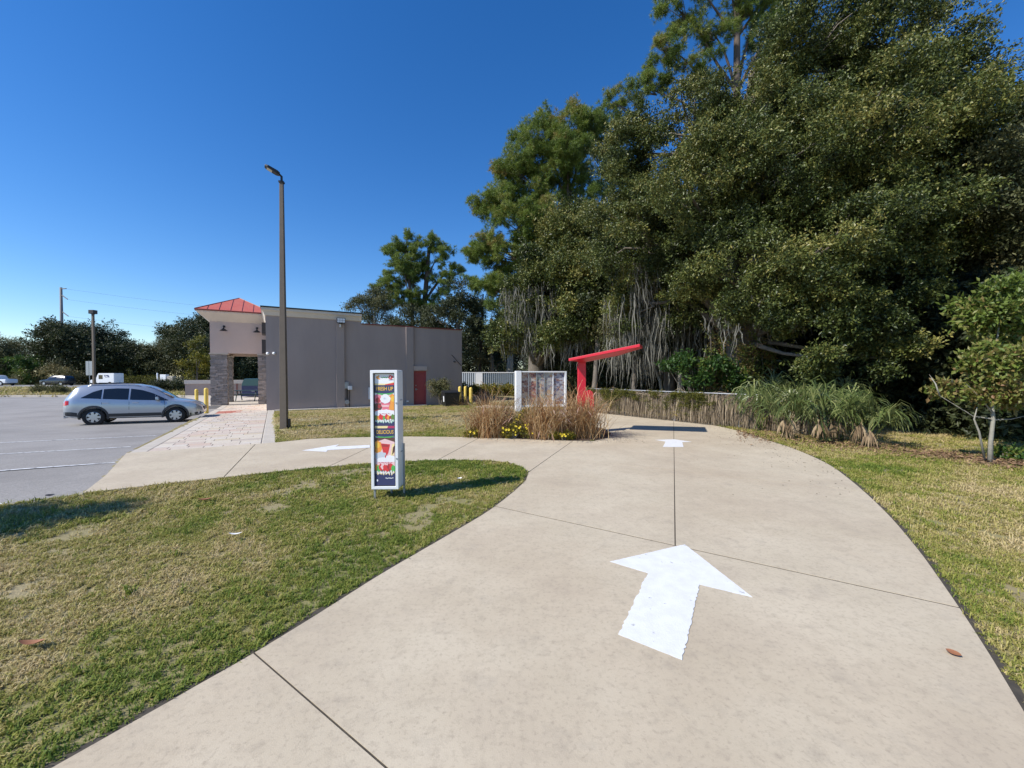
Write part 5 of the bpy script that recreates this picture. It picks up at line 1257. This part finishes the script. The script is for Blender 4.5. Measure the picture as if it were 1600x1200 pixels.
for i, (px, py, Y, r_, key, tn, lab) in enumerate([(252, 605, 46, .9, 'dark', .5, 'dark low shrub in the verge hedge, nearest the lamp post'), (280, 604, 46, 1.0, 'dark', .5, 'dark low shrub in the verge hedge, middle one'), (305, 602, 46, 1.0, 'dark', .45, 'dark low shrub in the verge hedge beside the slim yellowing tree'),
        (210, 594, 80, 1.9, 'gold', .2, 'yellow green roadside bush behind the postal van'), (232, 595, 80, 1.6, 'gold', .2, 'smaller yellow green roadside bush beside the marker post'), (45, 598, 80, 1.8, 'olive', .5, 'dry olive bush across the street behind the black car'), (62, 611, 42, .5, 'olive', .5, 'small weed tuft on the verge, nearer the pole'), (92, 612, 41, .55, 'olive', .5, 'small weed tuft on the verge behind the silver car')]):
    c = W(px, py, Y); bush('verge_shrub', (c.x, Y, -.05), lab, [(Vector((c.x, Y, max(.2, r_ * .55))), r_), (Vector((c.x + r_ * .8, Y, r_ * .4)), r_ * .7), (Vector((c.x - r_ * .8, Y, r_ * .4)), r_ * .7)], key, 26 if Y > 60 else 60, (2.5, 3.6) if Y > 60 else (1.2, 1.8), tn, gs)
sb = at(688, 634, -.1)
bush('wall_shrub', (sb.x, sb.y + .3, -.1), 'loose olive shrub against the taupe wall beside the red door', [(Vector((sb.x - .1, sb.y + .3, .55)), .6), (Vector((sb.x + .3, sb.y + .4, .85)), .5), (Vector((sb.x - .35, sb.y + .3, .9)), .5), (Vector((sb.x, sb.y + .4, 1.15)), .4)], 'olive', 150, (.7, 1.1), .62)
# hedge in front of the metal fence
hz0 = W(719, 604, 35).x; hz1 = W(818, 604, 35).x
for i in range(5):
    x = hz0 + (hz1 - hz0) * (i + .5) / 5
    bush('hedge_bush', (x, 35, 0), 'yellow green hedge bush in the row before the ribbed metal fence', [(Vector((x, 35, .62)), .5), (Vector((x - .4, 35, .45)), .5), (Vector((x + .4, 35, .5)), .5), (Vector((x, 35, .15)), .5)], 'gold', 80, (2.2, 3.2), .6, 'hedge row before the metal fence')

# cabbage palm with hanging dead fronds
frond_g = ribmat('palm_frond', [(0, (.05, .075, .022)), (.5, (.115, .155, .045)), (1, (.27, .29, .11))], .25, .38)
frond_d = ribmat('dead_frond', [(0, (.13, .085, .045)), (.5, (.24, .165, .09)), (1, (.36, .27, .16))], .2, .8)
def fan_frond(mb, base, az, el, pet, blade, r_, n=16, droop=.6, wd=.035, fan=105):
    d = Vector((math.cos(az) * math.cos(el), math.sin(az) * math.cos(el), math.sin(el))); tip_ = base + d * pet + Vector((0, 0, -.12 * pet * pet)); s = d.cross(Vector((0, 0, 1)))
    s = s.normalized() if s.length > .01 else Vector((1, 0, 0)); upv = s.cross(d)
    mb.ribbon([base, base.lerp(tip_, .5) + Vector((0, 0, .03)), tip_], [.03, .022, .016], s)
    for i in range(n):
        a = R(-fan + 2 * fan * i / (n - 1)) + r_.gauss(0, .05); f = (d * math.cos(a) + s * math.sin(a) + upv * .12).normalized(); L = blade * (1 - .28 * abs(a) / 1.83) * r_.uniform(.85, 1.1); p = tip_.copy(); pts = [p.copy()]; v = f.copy()
        for j in range(4):
            p = p + v * L / 4; v = (v + Vector((0, 0, -droop * .5)) * (.35 + j * .35)).normalized(); pts.append(p.copy())
        sd_ = v.cross(upv + Vector((.01, .02, 0))); sd_ = sd_.normalized() if sd_.length > .01 else s
        mb.ribbon(pts, [wd * .4, wd, wd * .9, wd * .6, .004], sd_)
cpz = W(768, 440, 44); e = empty('cabbage_palm', (cpz.x, 44, -.1), 0, 'slender cabbage palm with shaggy dead fronds behind the metal fence', 'palm'); r_ = random.Random(4); e.scale = (1.42,) * 3
MB().tube([(0, 0, 0), (.05, 0, 2), (-.05, 0, 4), (0, 0, 5.6)], [.16, .13, .12, .14], 10).build('trunk', M['palmbark'], e, smooth=True)
mb = MB(); mbd2 = MB()
for i in range(20): fan_frond(mb, Vector((0, 0, 5.7)), r_.uniform(0, 6.28), r_.uniform(.1, 1.2), r_.uniform(.8, 1.1), r_.uniform(.7, .9), r_, 14, .5, .05)
for i in range(18): fan_frond(mbd2, Vector((0, 0, 5.5)), r_.uniform(0, 6.28), r_.uniform(-1.3, -.6), r_.uniform(.6, 1.0), r_.uniform(.6, .9), r_, 10, .9, .06)
mb.build('frond_crown', frond_g, e, fix=False, kind='stuff'); mbd2.build('dead_frond_skirt', frond_d, e, fix=False, kind='stuff')

# ------------------------------------------------------------------ thicket: uncountable dark understory under the oaks
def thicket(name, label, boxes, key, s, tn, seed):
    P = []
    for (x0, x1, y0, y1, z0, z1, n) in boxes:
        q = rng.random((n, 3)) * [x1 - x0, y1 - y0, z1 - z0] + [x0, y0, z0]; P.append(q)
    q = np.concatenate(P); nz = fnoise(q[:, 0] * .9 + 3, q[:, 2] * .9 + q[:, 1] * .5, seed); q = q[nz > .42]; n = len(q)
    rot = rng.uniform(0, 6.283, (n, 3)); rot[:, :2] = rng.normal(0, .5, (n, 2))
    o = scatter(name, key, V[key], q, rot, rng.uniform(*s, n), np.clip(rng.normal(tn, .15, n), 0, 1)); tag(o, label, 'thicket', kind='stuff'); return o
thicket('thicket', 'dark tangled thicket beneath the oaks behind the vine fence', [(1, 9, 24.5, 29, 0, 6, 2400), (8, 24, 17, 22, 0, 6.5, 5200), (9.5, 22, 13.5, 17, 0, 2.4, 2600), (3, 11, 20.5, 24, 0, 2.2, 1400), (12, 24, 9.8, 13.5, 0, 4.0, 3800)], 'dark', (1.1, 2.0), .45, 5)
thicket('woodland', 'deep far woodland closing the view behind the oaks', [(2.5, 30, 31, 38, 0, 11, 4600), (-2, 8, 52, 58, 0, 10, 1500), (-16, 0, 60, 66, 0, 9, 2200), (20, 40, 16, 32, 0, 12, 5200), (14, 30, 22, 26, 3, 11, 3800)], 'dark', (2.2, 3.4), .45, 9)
# trunks under the canopy
def bare_trunk(px, Y, top_py, r0, label, lean=0, m='bark'):
    b_ = atY(px, 600, Y); tpv = atY(px + lean, top_py, Y); mb = MB(); k = 6; r_ = random.Random(px)
    path = [Vector((b_.x, Y, -.1)).lerp(tpv, i / k) + Vector((r_.gauss(0, .05), r_.gauss(0, .05), 0)) * (i > 0) - Vector((b_.x, Y, 0)) for i in range(k + 1)]
    e = empty('understory_tree', (b_.x, Y, 0), 0, label, 'tree'); mb.tube(path, [r0 * (1.2 - .6 * i / k) for i in range(k + 1)], 9); mb.build('trunk', M[m], e, smooth=True)
    pts, _ = lobes_points([(tpv, 1.0), (tpv + Vector((.6, .3, -.4)), .8)], (b_.x, Y, 0), 55); n = len(pts); rot = rng.uniform(0, 6.28, (n, 3)); rot[:, :2] *= .1
    scatter('crown', 'dark', V['dark'], pts, rot, rng.uniform(1, 1.6, n), np.clip(rng.normal(.55, .15, n), 0, 1), e)
bare_trunk(1062, 17.2, 520, .11, 'slim pale trunk beside the bright leafy shrub', -3, 'greybark'); bare_trunk(930, 19.6, 480, .13, 'mossy trunk standing behind the red canopy', 4)
bare_trunk(1040, 18.0, 540, .07, 'thin leaning trunk left of the bright leafy shrub', -20, 'greybark'); bare_trunk(795, 43, 470, .34, 'thick grey trunk right of the cabbage palm', 4, 'greybark'); bare_trunk(1385, 14.4, 470, .10, 'dim trunk behind the drooping palmettos', 3); bare_trunk(990, 18.8, 470, .12, 'mossy trunk in line with the canopy tip', 6)
# bright leafy shrub over the fence
bl = LB((1070, 560, 14.8, .55), (1105, 570, 14.6, .55), (1130, 585, 14.4, .45), (1055, 572, 15, .4), (1090, 585, 14.5, .45), (1145, 598, 14.2, .35))
bc = W(1095, 600, 14.8); bush('leafy_shrub', (bc.x, 14.9, -.05), 'bright green broad leaved shrub rising over the vine fence', bl, 'bright', 110, (1.0, 1.5), .3)

# ------------------------------------------------------------------ vine covered fence
f0 = at(916, 643); f1 = Vector((7.32, 12.85, 0)); fd = (f1 - f0); flen = fd.length; fang = math.atan2(fd.y, fd.x)
fe = empty('vine_fence', (f0.x, f0.y, 0), fang, 'low chain fence smothered in dry hanging vines beside the lane', 'fence')
ext = 2.2; FH = 1.08
MB().tube([(0, 0, FH), (flen + ext, 0, FH)], .022, 8).build('top_rail', M['steel'], fe)
for k in range(5): MB().tube([(k * (flen + ext) / 4, .03, -.2), (k * (flen + ext) / 4, .03, FH + .04)], .03, 8).build('post', M['steel'], fe)
mb = MB(); r_ = random.Random(5); wires_n = int((flen + ext) / .16)
for i in range(-8, wires_n):
    for s in (1, -1):
        x0 = i * .16; x1 = x0 + s * FH; mb.ribbon([Vector((min(max(x0, 0), flen + ext), 0, max(0, 0))), Vector((x0 + s * FH if 0 <= x0 + s * FH <= flen + ext else min(max(x0, 0), flen + ext), 0, FH))], [.006, .006], Vector((1, 0, 0)))
mb.build('chain_mesh', M['steel'], fe, fix=False, kind='stuff')
vine_m = ribmat('dry_vine', [(0, (.085, .065, .04)), (.4, (.19, .145, .095)), (.8, (.31, .245, .165)), (1, (.40, .325, .225))], .2, .9)
mb = MB()
for i in range(3600):
    x = r_.uniform(0, flen + ext); sd_ = r_.choice((-1, 1)) * r_.uniform(.02, .13); z = r_.uniform(.55, 1.1) if r_.random() < .75 else r_.uniform(.2, .8); l = r_.uniform(.35, 1.0); l = min(l, z - .01); p = Vector((x, sd_ * .5, z)); pts = [p.copy()]
    for j in range(4): p = p + Vector((r_.gauss(0, .018), sd_ * .12, -l / 4)); pts.append(p.copy())
    w0 = r_.uniform(.008, .03); a = r_.uniform(-.9, .9); mb.ribbon(pts, [w0 * .6, w0, w0, w0 * .7, .003], Vector((math.cos(a), math.sin(a), 0)))
for i in range(240):   # tangled runners across the top
    x = r_.uniform(0, flen + ext); p = Vector((x, r_.uniform(-.1, .1), r_.uniform(.8, 1.1))); pts = [p.copy()]; v = Vector((r_.choice((-1, 1)), 0, 0))
    for j in range(5): p = p + v * .12 + Vector((0, r_.gauss(0, .02), r_.gauss(-.02, .04))); pts.append(p.copy())
    mb.ribbon(pts, [.012] * 6, Vector((0, .3, 1)).normalized())
mb.build('dry_vines', vine_m, fe, fix=False, kind='stuff')
n = 3200; xx = rng.random(n) ** 1.4 * (flen + ext) * .85; q = np.stack([xx, rng.normal(-.06, .09, n), FH - .02 - rng.exponential(.22, n)], 1); q = q[q[:, 2] > .15]; n = len(q)
keep = fnoise(q[:, 0] * 1.2, q[:, 2] * 2, 21) > .45; q = q[keep]; n = len(q); rot = rng.uniform(0, 6.28, (n, 3))
scatter('vine_leaves', 'gold', V['gold'], q, rot, rng.uniform(.5, .95, n), np.clip(rng.normal(.2, .2, n), 0, 1), fe)
# taller vines hanging from the oak behind it
e = empty('hanging_vine', (8.3, 14.4, 0), 0, 'columns of orange and green vines hanging behind the leafy shrub', 'vine'); r_ = random.Random(8); P = []; mb = MB()
for px, top in ((1128, 500), (1150, 495), (1175, 505), (1190, 515), (1110, 510), (1165, 540), (1205, 540)):
    a = W(px, top, 14.4) - e.location; zb = .4
    mb.tube([tuple(a), tuple(a.lerp(Vector((a.x, a.y, zb)), .5) + Vector((.05, 0, 0))), (a.x, a.y, zb)], .012, 4)
    for k in range(70): P.append((a.x + r_.gauss(0, .11), a.y + r_.gauss(0, .1), zb + (a.z - zb) * r_.random()))
mb.build('stems', M['bark'], e, fix=False); P = np.array(P); n = len(P); scatter('vine_leaves', 'young', V['young'], P, rng.uniform(0, 6.28, (n, 3)), rng.uniform(.5, .8, n), np.clip(rng.normal(.62, .2, n), 0, 1), e)

# ------------------------------------------------------------------ drooping palmettos by the lane
gp = 'palmettos at the edge of the lawn'
for i, (px, py, hgt, nn, lab) in enumerate([(1185, 676, 1.45, 16, 'palmetto clump nearest the vine fence'), (1228, 688, 1.3, 15, 'palmetto clump with a bundle of tan dead leaves next to the fence clump'), (1285, 696, 1.45, 18, 'tallest palmetto clump with fallen dead fan at its foot'), (1312, 693, 1.35, 16, 'dim palmetto clump between the tallest one and the skirted one'), (1352, 702, 1.15, 14, 'palmetto clump with pale brown skirt at the dark thicket'), (1208, 668, 1.75, 18, 'palmetto clump standing back against the shade of the oak'), (1255, 676, 1.7, 18, 'palmetto clump in the back row behind the tan dead leaves'), (1320, 682, 1.6, 18, 'palmetto clump in the back row beside the dark thicket')]):
    b_ = at(px, py); b_.y += .35; b_.x += .25; e = empty('palmetto', (b_.x, b_.y, -.02), 0, lab, 'palmetto', gp); r_ = random.Random(100 + i); mb = MB(); md = MB()
    for k in range(nn): fan_frond(mb, Vector((r_.gauss(0, .08), r_.gauss(0, .08), .1)), r_.uniform(0, 6.28), r_.uniform(.85, 1.5), hgt * r_.uniform(.5, .95), hgt * r_.uniform(.5, .72), r_, 13, r_.uniform(2.2, 3.8), .042, 85)
    for k in range(6): fan_frond(md, Vector((r_.gauss(0, .12), r_.gauss(0, .12), r_.uniform(.45, .7))), r_.uniform(0, 6.28), r_.uniform(-1.4, -1.1), .1, r_.uniform(.3, .5), r_, 7, 1.2, .04, 30)
    mb.build('green_fronds', frond_g, e, fix=False, kind='stuff'); md.build('dead_fronds', frond_d, e, fix=False, kind='stuff')

# young tree with pale trunk on the right lawn
yb = at(1547, 722); e = empty('young_tree', (yb.x, yb.y, -.02), 0, 'young tree with pale slim trunk and horizontal limbs at the lawn edge', 'tree')
def L_at(px, py, dY=0): return W(px, py, yb.y + dY) - Vector((yb.x, yb.y, -.02))
mb = MB(); mb.tube([(0, 0, -.05), L_at(1548, 690), L_at(1552, 655), L_at(1548, 600, .1), L_at(1556, 545, .1), L_at(1565, 480, .2)], [.042, .034, .03, .022, .016, .006], 8)
for a, b_, c in (((1552, 655), (1520, 650), (1468, 618)), ((1552, 656), (1580, 655), (1610, 648)), ((1550, 645), (1535, 625), (1510, 600)), ((1548, 600), (1575, 580), (1590, 570)), ((1468, 618), (1462, 600), (1452, 585))):
    mb.tube([L_at(*a), L_at(*b_, random.uniform(-.2, .2)), L_at(*c, random.uniform(-.4, .4))], [.016, .011, .003], 6)
mb.build('trunk', M['greybark'], e, smooth=True)
mb = MB(); mb.tube([L_at(1538, 716), L_at(1530, 675), L_at(1522, 655), L_at(1527, 636)], [.022, .018, .014, .006], 6); mb.build('side_stem', M['greybark'], e, smooth=True)
lob = [(L_at(px, py, dy), r_) for px, py, dy, r_ in ((1570, 470, .2, .55), (1595, 510, .3, .6), (1540, 490, .5, .45), (1545, 555, 0, .42), (1585, 580, -.1, .45), (1530, 605, .1, .28), (1575, 620, 0, .34), (1600, 560, .4, .5), (1480, 610, .2, .16), (1600, 450, .5, .6))]
pts, _ = lobes_points(lob, (0, 0, 0), 420, 16, .4); n = len(pts); zt = pts[:, 2]; tn = np.clip(.72 - .20 * (zt - 1.0), .2, .7) + rng.normal(0, .14, n); rot = rng.uniform(0, 6.28, (n, 3)); rot[:, :2] = rng.normal(0, .5, (n, 2))
scatter('crown', 'young', V['young'], pts, rot, rng.uniform(.7, 1.1, n), np.clip(tn, 0, 1), e)
c = at(1585, 722); bush('low_weed', (c.x, c.y + .2, 0), 'small bright green weed beside the young tree', [(Vector((c.x, c.y + .2, .15)), .22), (Vector((c.x + .3, c.y + .3, .12)), .2)], 'bright', 160, (.5, .8), .6)
# tree out of frame on the left whose shadow falls on the lawn
tree('shade_tree', (-9.6, 2.7, -.05), 'small lawn tree left of the parking lot entrance', [(Vector((-9.5, 2.8, 3.8)), .45), (Vector((-9.1, 2.5, 3.5)), .4), (Vector((-9.7, 3.0, 4.0)), .45), (Vector((-9.4, 2.7, 4.4)), .3), (Vector((-9.0, 2.3, 3.3)), .4), (Vector((-10.2, 2.5, 3.1)), .4)], 'oak', 34, .07, (-9.6, 2.7, 3.6), M['bark'], None, 'tree', (.8, 1.2), (.5, .2), sub=16, subr=.2)

# ------------------------------------------------------------------ planting bed: dried fountain grass, yellow flowers
bedp = [P2(*p) for p in ((722, 683.5), (760, 684), (800, 685.5), (850, 687.5), (895, 688.8), (928, 688.5), (948, 684.5), (955, 677.5), (942, 669), (900, 664), (830, 663), (760, 668), (728, 676))]
mbv = MB().sheet([(p[0], p[1], .006) for p in bedp]); bed = mbv.build('planting_bed', M['mulch'], fix=False); tag(bed, kind='structure')
straw = ribmat('dried_grass', [(0, (.17, .08, .035)), (.35, (.40, .215, .09)), (.7, (.56, .38, .18)), (1, (.70, .56, .34))], .3, .7)
plume = ribmat('grass_plume', [(0, (.25, .14, .10)), (1, (.45, .31, .23))], .3, .9)
darkg = ribmat('dark_grass', [(0, (.02, .014, .016)), (.6, (.05, .035, .035)), (1, (.16, .12, .11))], .2, .5)
def fountain(name, b_, h, spread, n, label, m, seed, group, pl=26):
    e = empty(name, b_, 0, label, 'grass clump', group); r_ = random.Random(seed); mb = MB(); mp_ = MB()
    for i in range(n + pl):
        az = r_.uniform(0, 6.283); o_ = Vector((math.cos(az), math.sin(az), 0)); lean = abs(r_.gauss(0, .5)); L = h * r_.uniform(.5, 1.25); p = Vector((r_.gauss(0, .16), r_.gauss(0, .14), 0)) * spread; v = (o_ * lean + Vector((0, 0, 1))).normalized(); pts = [p.copy()]; dr = r_.uniform(.15, .95)
        for j in range(6): p = p + v * L / 6; v = (v + o_ * dr * .2 * j + Vector((r_.gauss(0, .05), r_.gauss(0, .05), -dr * .16 * j))).normalized(); pts.append(p.copy())
        w0 = r_.uniform(.007, .016); sd_ = Vector((math.cos(az + 1.57 + r_.gauss(0, .5)), math.sin(az + 1.57), 0))
        mb.ribbon(pts, [w0, w0, w0, w0 * .9, w0 * .7, w0 * .5, .002], sd_)
        if i >= n:
            q = pts[-1]; pp = [q]; 
            for j in range(4): q = q + v * .06 + Vector((0, 0, -.008 * j)); pp.append(q)
            mp_.ribbon(pp, [.006, .022, .026, .018, .003], sd_)
    mb.build('blades', m, e, fix=False, kind='stuff')
    if pl: mp_.build('plumes', plume, e, fix=False, kind='stuff')
gg = 'dried fountain grasses in the bed'
c1, c2, c3, c4 = at(762, 682), at(852, 683.5), at(908, 682), at(792, 668)
fountain('fountain_grass', c1, 1.32, 1.3, 760, 'rust brown dried grass clump on the lawn side of the bed', straw, 1, gg)
fountain('fountain_grass', c2, 1.34, 1.35, 860, 'dried tan grass clump in front of the menu board', straw, 2, gg)
fountain('fountain_grass', c3, 1.36, 1.45, 900, 'dried grass clump hiding the foot of the red canopy post', straw, 3, gg)
fountain('fountain_grass', c4, 1.25, .8, 220, 'thin olive grass clump with dark stems behind the rust brown clump', ribmat('olive_grass', [(0, (.05, .045, .025)), (.6, (.13, .11, .06)), (1, (.25, .2, .12))], .3, .7), 4, gg, 14)
d1 = at(722, 633.5); fountain('dark_grass', (d1.x, d1.y, -.03), .75, 1.3, 200, 'dark arching grass clump next to the black bin', darkg, 6, 'dark arching grasses', 0)
fountain('dark_grass', (d1.x + 1.2, d1.y + .6, -.03), 1.1, 1.5, 260, 'taller dark arching grass clump behind the tall yellow bollard', darkg, 7, 'dark arching grasses', 0)
flower_m = mat('yellow_petal', (.75, .58, .04), .6)
def flowers(b_, label, w_, h, n, seed):
    e = bush('flower_clump', (b_.x, b_.y, 0), label, [(Vector((b_.x - w_ * .5, b_.y, h * .45)), h * .55), (Vector((b_.x + w_ * .5, b_.y, h * .5)), h * .6), (Vector((b_.x, b_.y, h * .65)), h * .5)], 'gold', 620, (.75, 1.1), .55, 'yellow flowering plants in the bed', 'flowers'); r_ = random.Random(seed)
    for k in range(n):
        mb = MB(); c_ = Vector((r_.gauss(0, w_ * .55), -abs(r_.gauss(.16, .1)), r_.uniform(.12, h * 1.08))); rr = r_.uniform(.022, .04)
        for j in range(5):
            a = 6.283 * j / 5; d = Vector((math.cos(a), -.35, math.sin(a))); s = Vector((-math.sin(a), 0, math.cos(a))); mb.add([c_, c_ + d * rr * .6 + s * rr * .45, c_ + d * rr, c_ + d * rr * .6 - s * rr * .45], [(0, 1, 2, 3)])
        mb.build('flower', flower_m, e, fix=False)
flowers(at(802, 684.5), 'yellow flowering clump between two dried grasses', .46, .36, 20, 1); flowers(at(818, 676), 'taller golden clump just before the menu board post', .26, .66, 18, 2); flowers(at(880, 687), 'low yellow flowers under the tan grass clump', .35, .16, 8, 3); flowers(at(740, 683), 'sparse yellow flowers at the lawn corner of the bed', .22, .2, 6, 4)

# ------------------------------------------------------------------ turf
solid = [main_poly, cross_poly, lot_poly, [tuple(B(*p).xy) for p in ((-2.42, -13.3), (.38, -13.3), (.38, -.5), (8.6, -.5), (8.6, 0), (11.1, 0), (11.1, 18), (-6, 24), (-6, 5.6), (-2.42, 5.6))], bedp]
def turf(name, label, x0, x1, y0, y1, dens, s, wedge=1.32, maxr=None, minr=0):
    n = int((x1 - x0) * (y1 - y0) * dens); x = rng.uniform(x0, x1, n); y = rng.uniform(y0, y1, n)
    k = (np.abs(x) < wedge * np.maximum(y, 0) + .5)
    d = np.hypot(x, y); k &= d >= minr
    if maxr: k &= d < maxr
    x, y = x[k], y[k]
    bad = np.zeros(len(x), bool)
    for p in solid: bad |= inpoly(x, y, p)
    x, y = x[~bad], y[~bad]
    dm = np.minimum(polydist(x, y, main_poly), np.minimum(polydist(x, y, cross_poly), polydist(x, y, lot_poly)))
    k = dm > .03; x, y, dm = x[k], y[k], dm[k]
    big = fnoise(x * .55 + 7, y * .55, 31, 3); fine = fnoise(x * 2.3, y * 2.3, 41, 4)
    dry = .50 + .62 * (big - .5) * 2 + .42 * (fine - .5) * 2 + .20 * np.clip((dm - .25) / 1.2, 0, 1) - .13
    dry += np.where(x > 2, .10, 0) + np.where((y > 11), .1, 0)
    dry -= .25 * np.exp(-((x + 4.6) / 2.2) ** 2 - ((y - 4.6) / 1.0) ** 2)
    keep = rng.random(len(x)) < np.clip(1.35 - .9 * np.clip(dry - .55, 0, 1) * 1.7, .28, 1)
    bare = (fnoise(x * 1.3 + 19, y * 1.3 + 3, 57, 3) > .69) & (dm > .35)
    keep &= ~(bare & (rng.random(len(x)) < .8))
    x, y, dry = x[keep], y[keep], dry[keep]; n = len(x)
    q = np.stack([x, y, zg(x, y) - .004], 1); rot = np.zeros((n, 3)); rot[:, 2] = rng.uniform(0, 6.283, n); rot[:, :2] = rng.normal(0, .12, (n, 2))
    o = scatter(name, 'grass', V['grass'], q, rot, rng.uniform(*s, n), np.clip(dry + rng.normal(0, .17, n), 0, 1)); tag(o, label, 'grass', kind='stuff'); return o
turf('lawn_grass', 'patchy green and straw coloured turf close to the drive', -8, 6, .6, 7.5, 1050, (.35, .85), maxr=6.2)
turf('lawn_grass', 'mown patchy turf spreading around sign and lamp post', -14, 14, 2, 13, 460, (.6, 1.15), minr=6.2, maxr=12.5)
turf('lawn_grass', 'dry turf before the building wall and the trees', -14, 18, 6, 26, 150, (.9, 1.5), minr=12.5)
turf('verge_grass', 'dry grass of the far verge along the street', -110, -18, 36, 57, 3.2, (5, 8), wedge=2)
n = 26; x = rng.uniform(-5, -1.5, n); y = rng.uniform(2.2, 5.5, n); k = ~(inpoly(x, y, main_poly) | inpoly(x, y, lot_poly)); x, y = x[k], y[k]
o = scatter('lawn_weeds', 'weed', V['weed'], np.stack([x, y, zg(x, y)], 1), np.stack([x * 0, x * 0, x * 9], 1), rng.uniform(.7, 1.1, len(x)), np.full(len(x), .12)); tag(o, 'fresh green weed tufts in the turf', 'weeds', kind='stuff')

# ------------------------------------------------------------------ litter
leaf_b = mat('brown_leaf', (.30, .13, .06), .7, var=(.2, .08, .04), vscale=30); paper = mat('paper_scrap', (.75, .75, .74), .8)
def fallen(px, py, l, w_, m, label, cat='leaf', rz=0, name='fallen_leaf', z=.03):
    p = at(px, py); mb = MB(); n = 8; vs = []
    for i in range(n + 1):
        t = i / n; hw_ = w_ * .5 * math.sin(math.pi * t) ** .7; x = (t - .5) * l; c_ = .18 * l * (2 * t - 1) ** 2
        vs += [(x, -hw_, c_ + hw_ * .45), (x, 0, c_), (x, hw_, c_ + hw_ * .5)]
    mb.add(vs, [(3 * i + j, 3 * i + j + 1, 3 * i + 4 + j, 3 * i + 3 + j) for i in range(n) for j in range(2)]); o = mb.build(name, m, None, smooth=True, fix=False); o.location = (p.x, p.y, z); o.rotation_euler = (R(random.uniform(-8, 8)), 0, rz); tag(o, label, cat); return o
fallen(50, 1014, .15, .05, leaf_b, 'large brown leaf lying in the grass near the driveway corner', rz=.1); fallen(320, 785, .17, .07, leaf_b, 'brown curled leaf on the grass near the branch lane', rz=.4)
fallen(1490, 1023, .07, .05, leaf_b, 'small brown leaf on the concrete near the right lawn', rz=2.0, z=.004); fallen(368, 843, .13, .04, paper, 'white paper scrap lying on the dry turf', 'litter', .2, 'paper_scrap', .05); fallen(718, 753, .09, .05, paper, 'white scrap beside the shadow of the sign', 'litter', .8, 'paper_scrap', .05); fallen(78, 775, .11, .07, M['black'], 'dark lump of debris at the edge of the parking lot', 'litter', .3, 'debris', .0)
# leaf crumbs on the concrete below the trees
mb = MB(); r_ = random.Random(77)
for i in range(1100):
    t = r_.random() ** .6; a = Vector(R_[int(len(R_) * (.45 + .5 * t))]); p = a + Vector((-abs(r_.gauss(0, .8)), -abs(r_.gauss(0, .25)))); s_ = r_.uniform(.004, .02); an = r_.uniform(0, 6.28); d = Vector((math.cos(an), math.sin(an))) * s_; e_ = Vector((-d.y, d.x)) * .5
    if r_.random() < .3: p = Vector(at(r_.uniform(900, 1010), r_.uniform(676, 692)).xy)
    mb.add([(p.x - d.x, p.y - d.y, .004), (p.x + e_.x, p.y + e_.y, .010), (p.x + d.x, p.y + d.y, .005), (p.x - e_.x, p.y - e_.y, .008)], [(0, 1, 2, 3)])
tag(mb.build('leaf_crumbs', mat('leaf_crumb', (.10, .075, .05), .9, var=(.16, .11, .06), vscale=3), fix=False), 'scattered dry leaf crumbs on the concrete below the trees', 'leaf litter', kind='stuff')
# brown leaf litter strip in front of the thicket
mb = MB(); r_ = random.Random(78)
for i in range(5200):
    px = r_.uniform(1150, 1660); base_y = 676 + (px - 1165) * .11; p = at(px, base_y + abs(r_.gauss(0, 6)) + r_.uniform(-8, 2)); s_ = r_.uniform(.02, .05); d = Vector((r_.gauss(0, 1), r_.gauss(0, 1), r_.gauss(0, .3))).normalized() * s_; e_ = Vector((-d.y, d.x, r_.gauss(0, .01))) * .5; c_ = Vector((p.x, p.y, r_.uniform(.0, .05)))
    mb.add([c_ - d, c_ + e_, c_ + d, c_ - e_], [(0, 1, 2, 3)])
tag(mb.build('leaf_litter', ribmat('litter_leaf', [(0, (.10, .06, .035)), (.5, (.24, .14, .075)), (1, (.38, .25, .14))], .1, .8), fix=False), 'brown leaf litter along the foot of the thicket', 'leaf litter', kind='stuff')
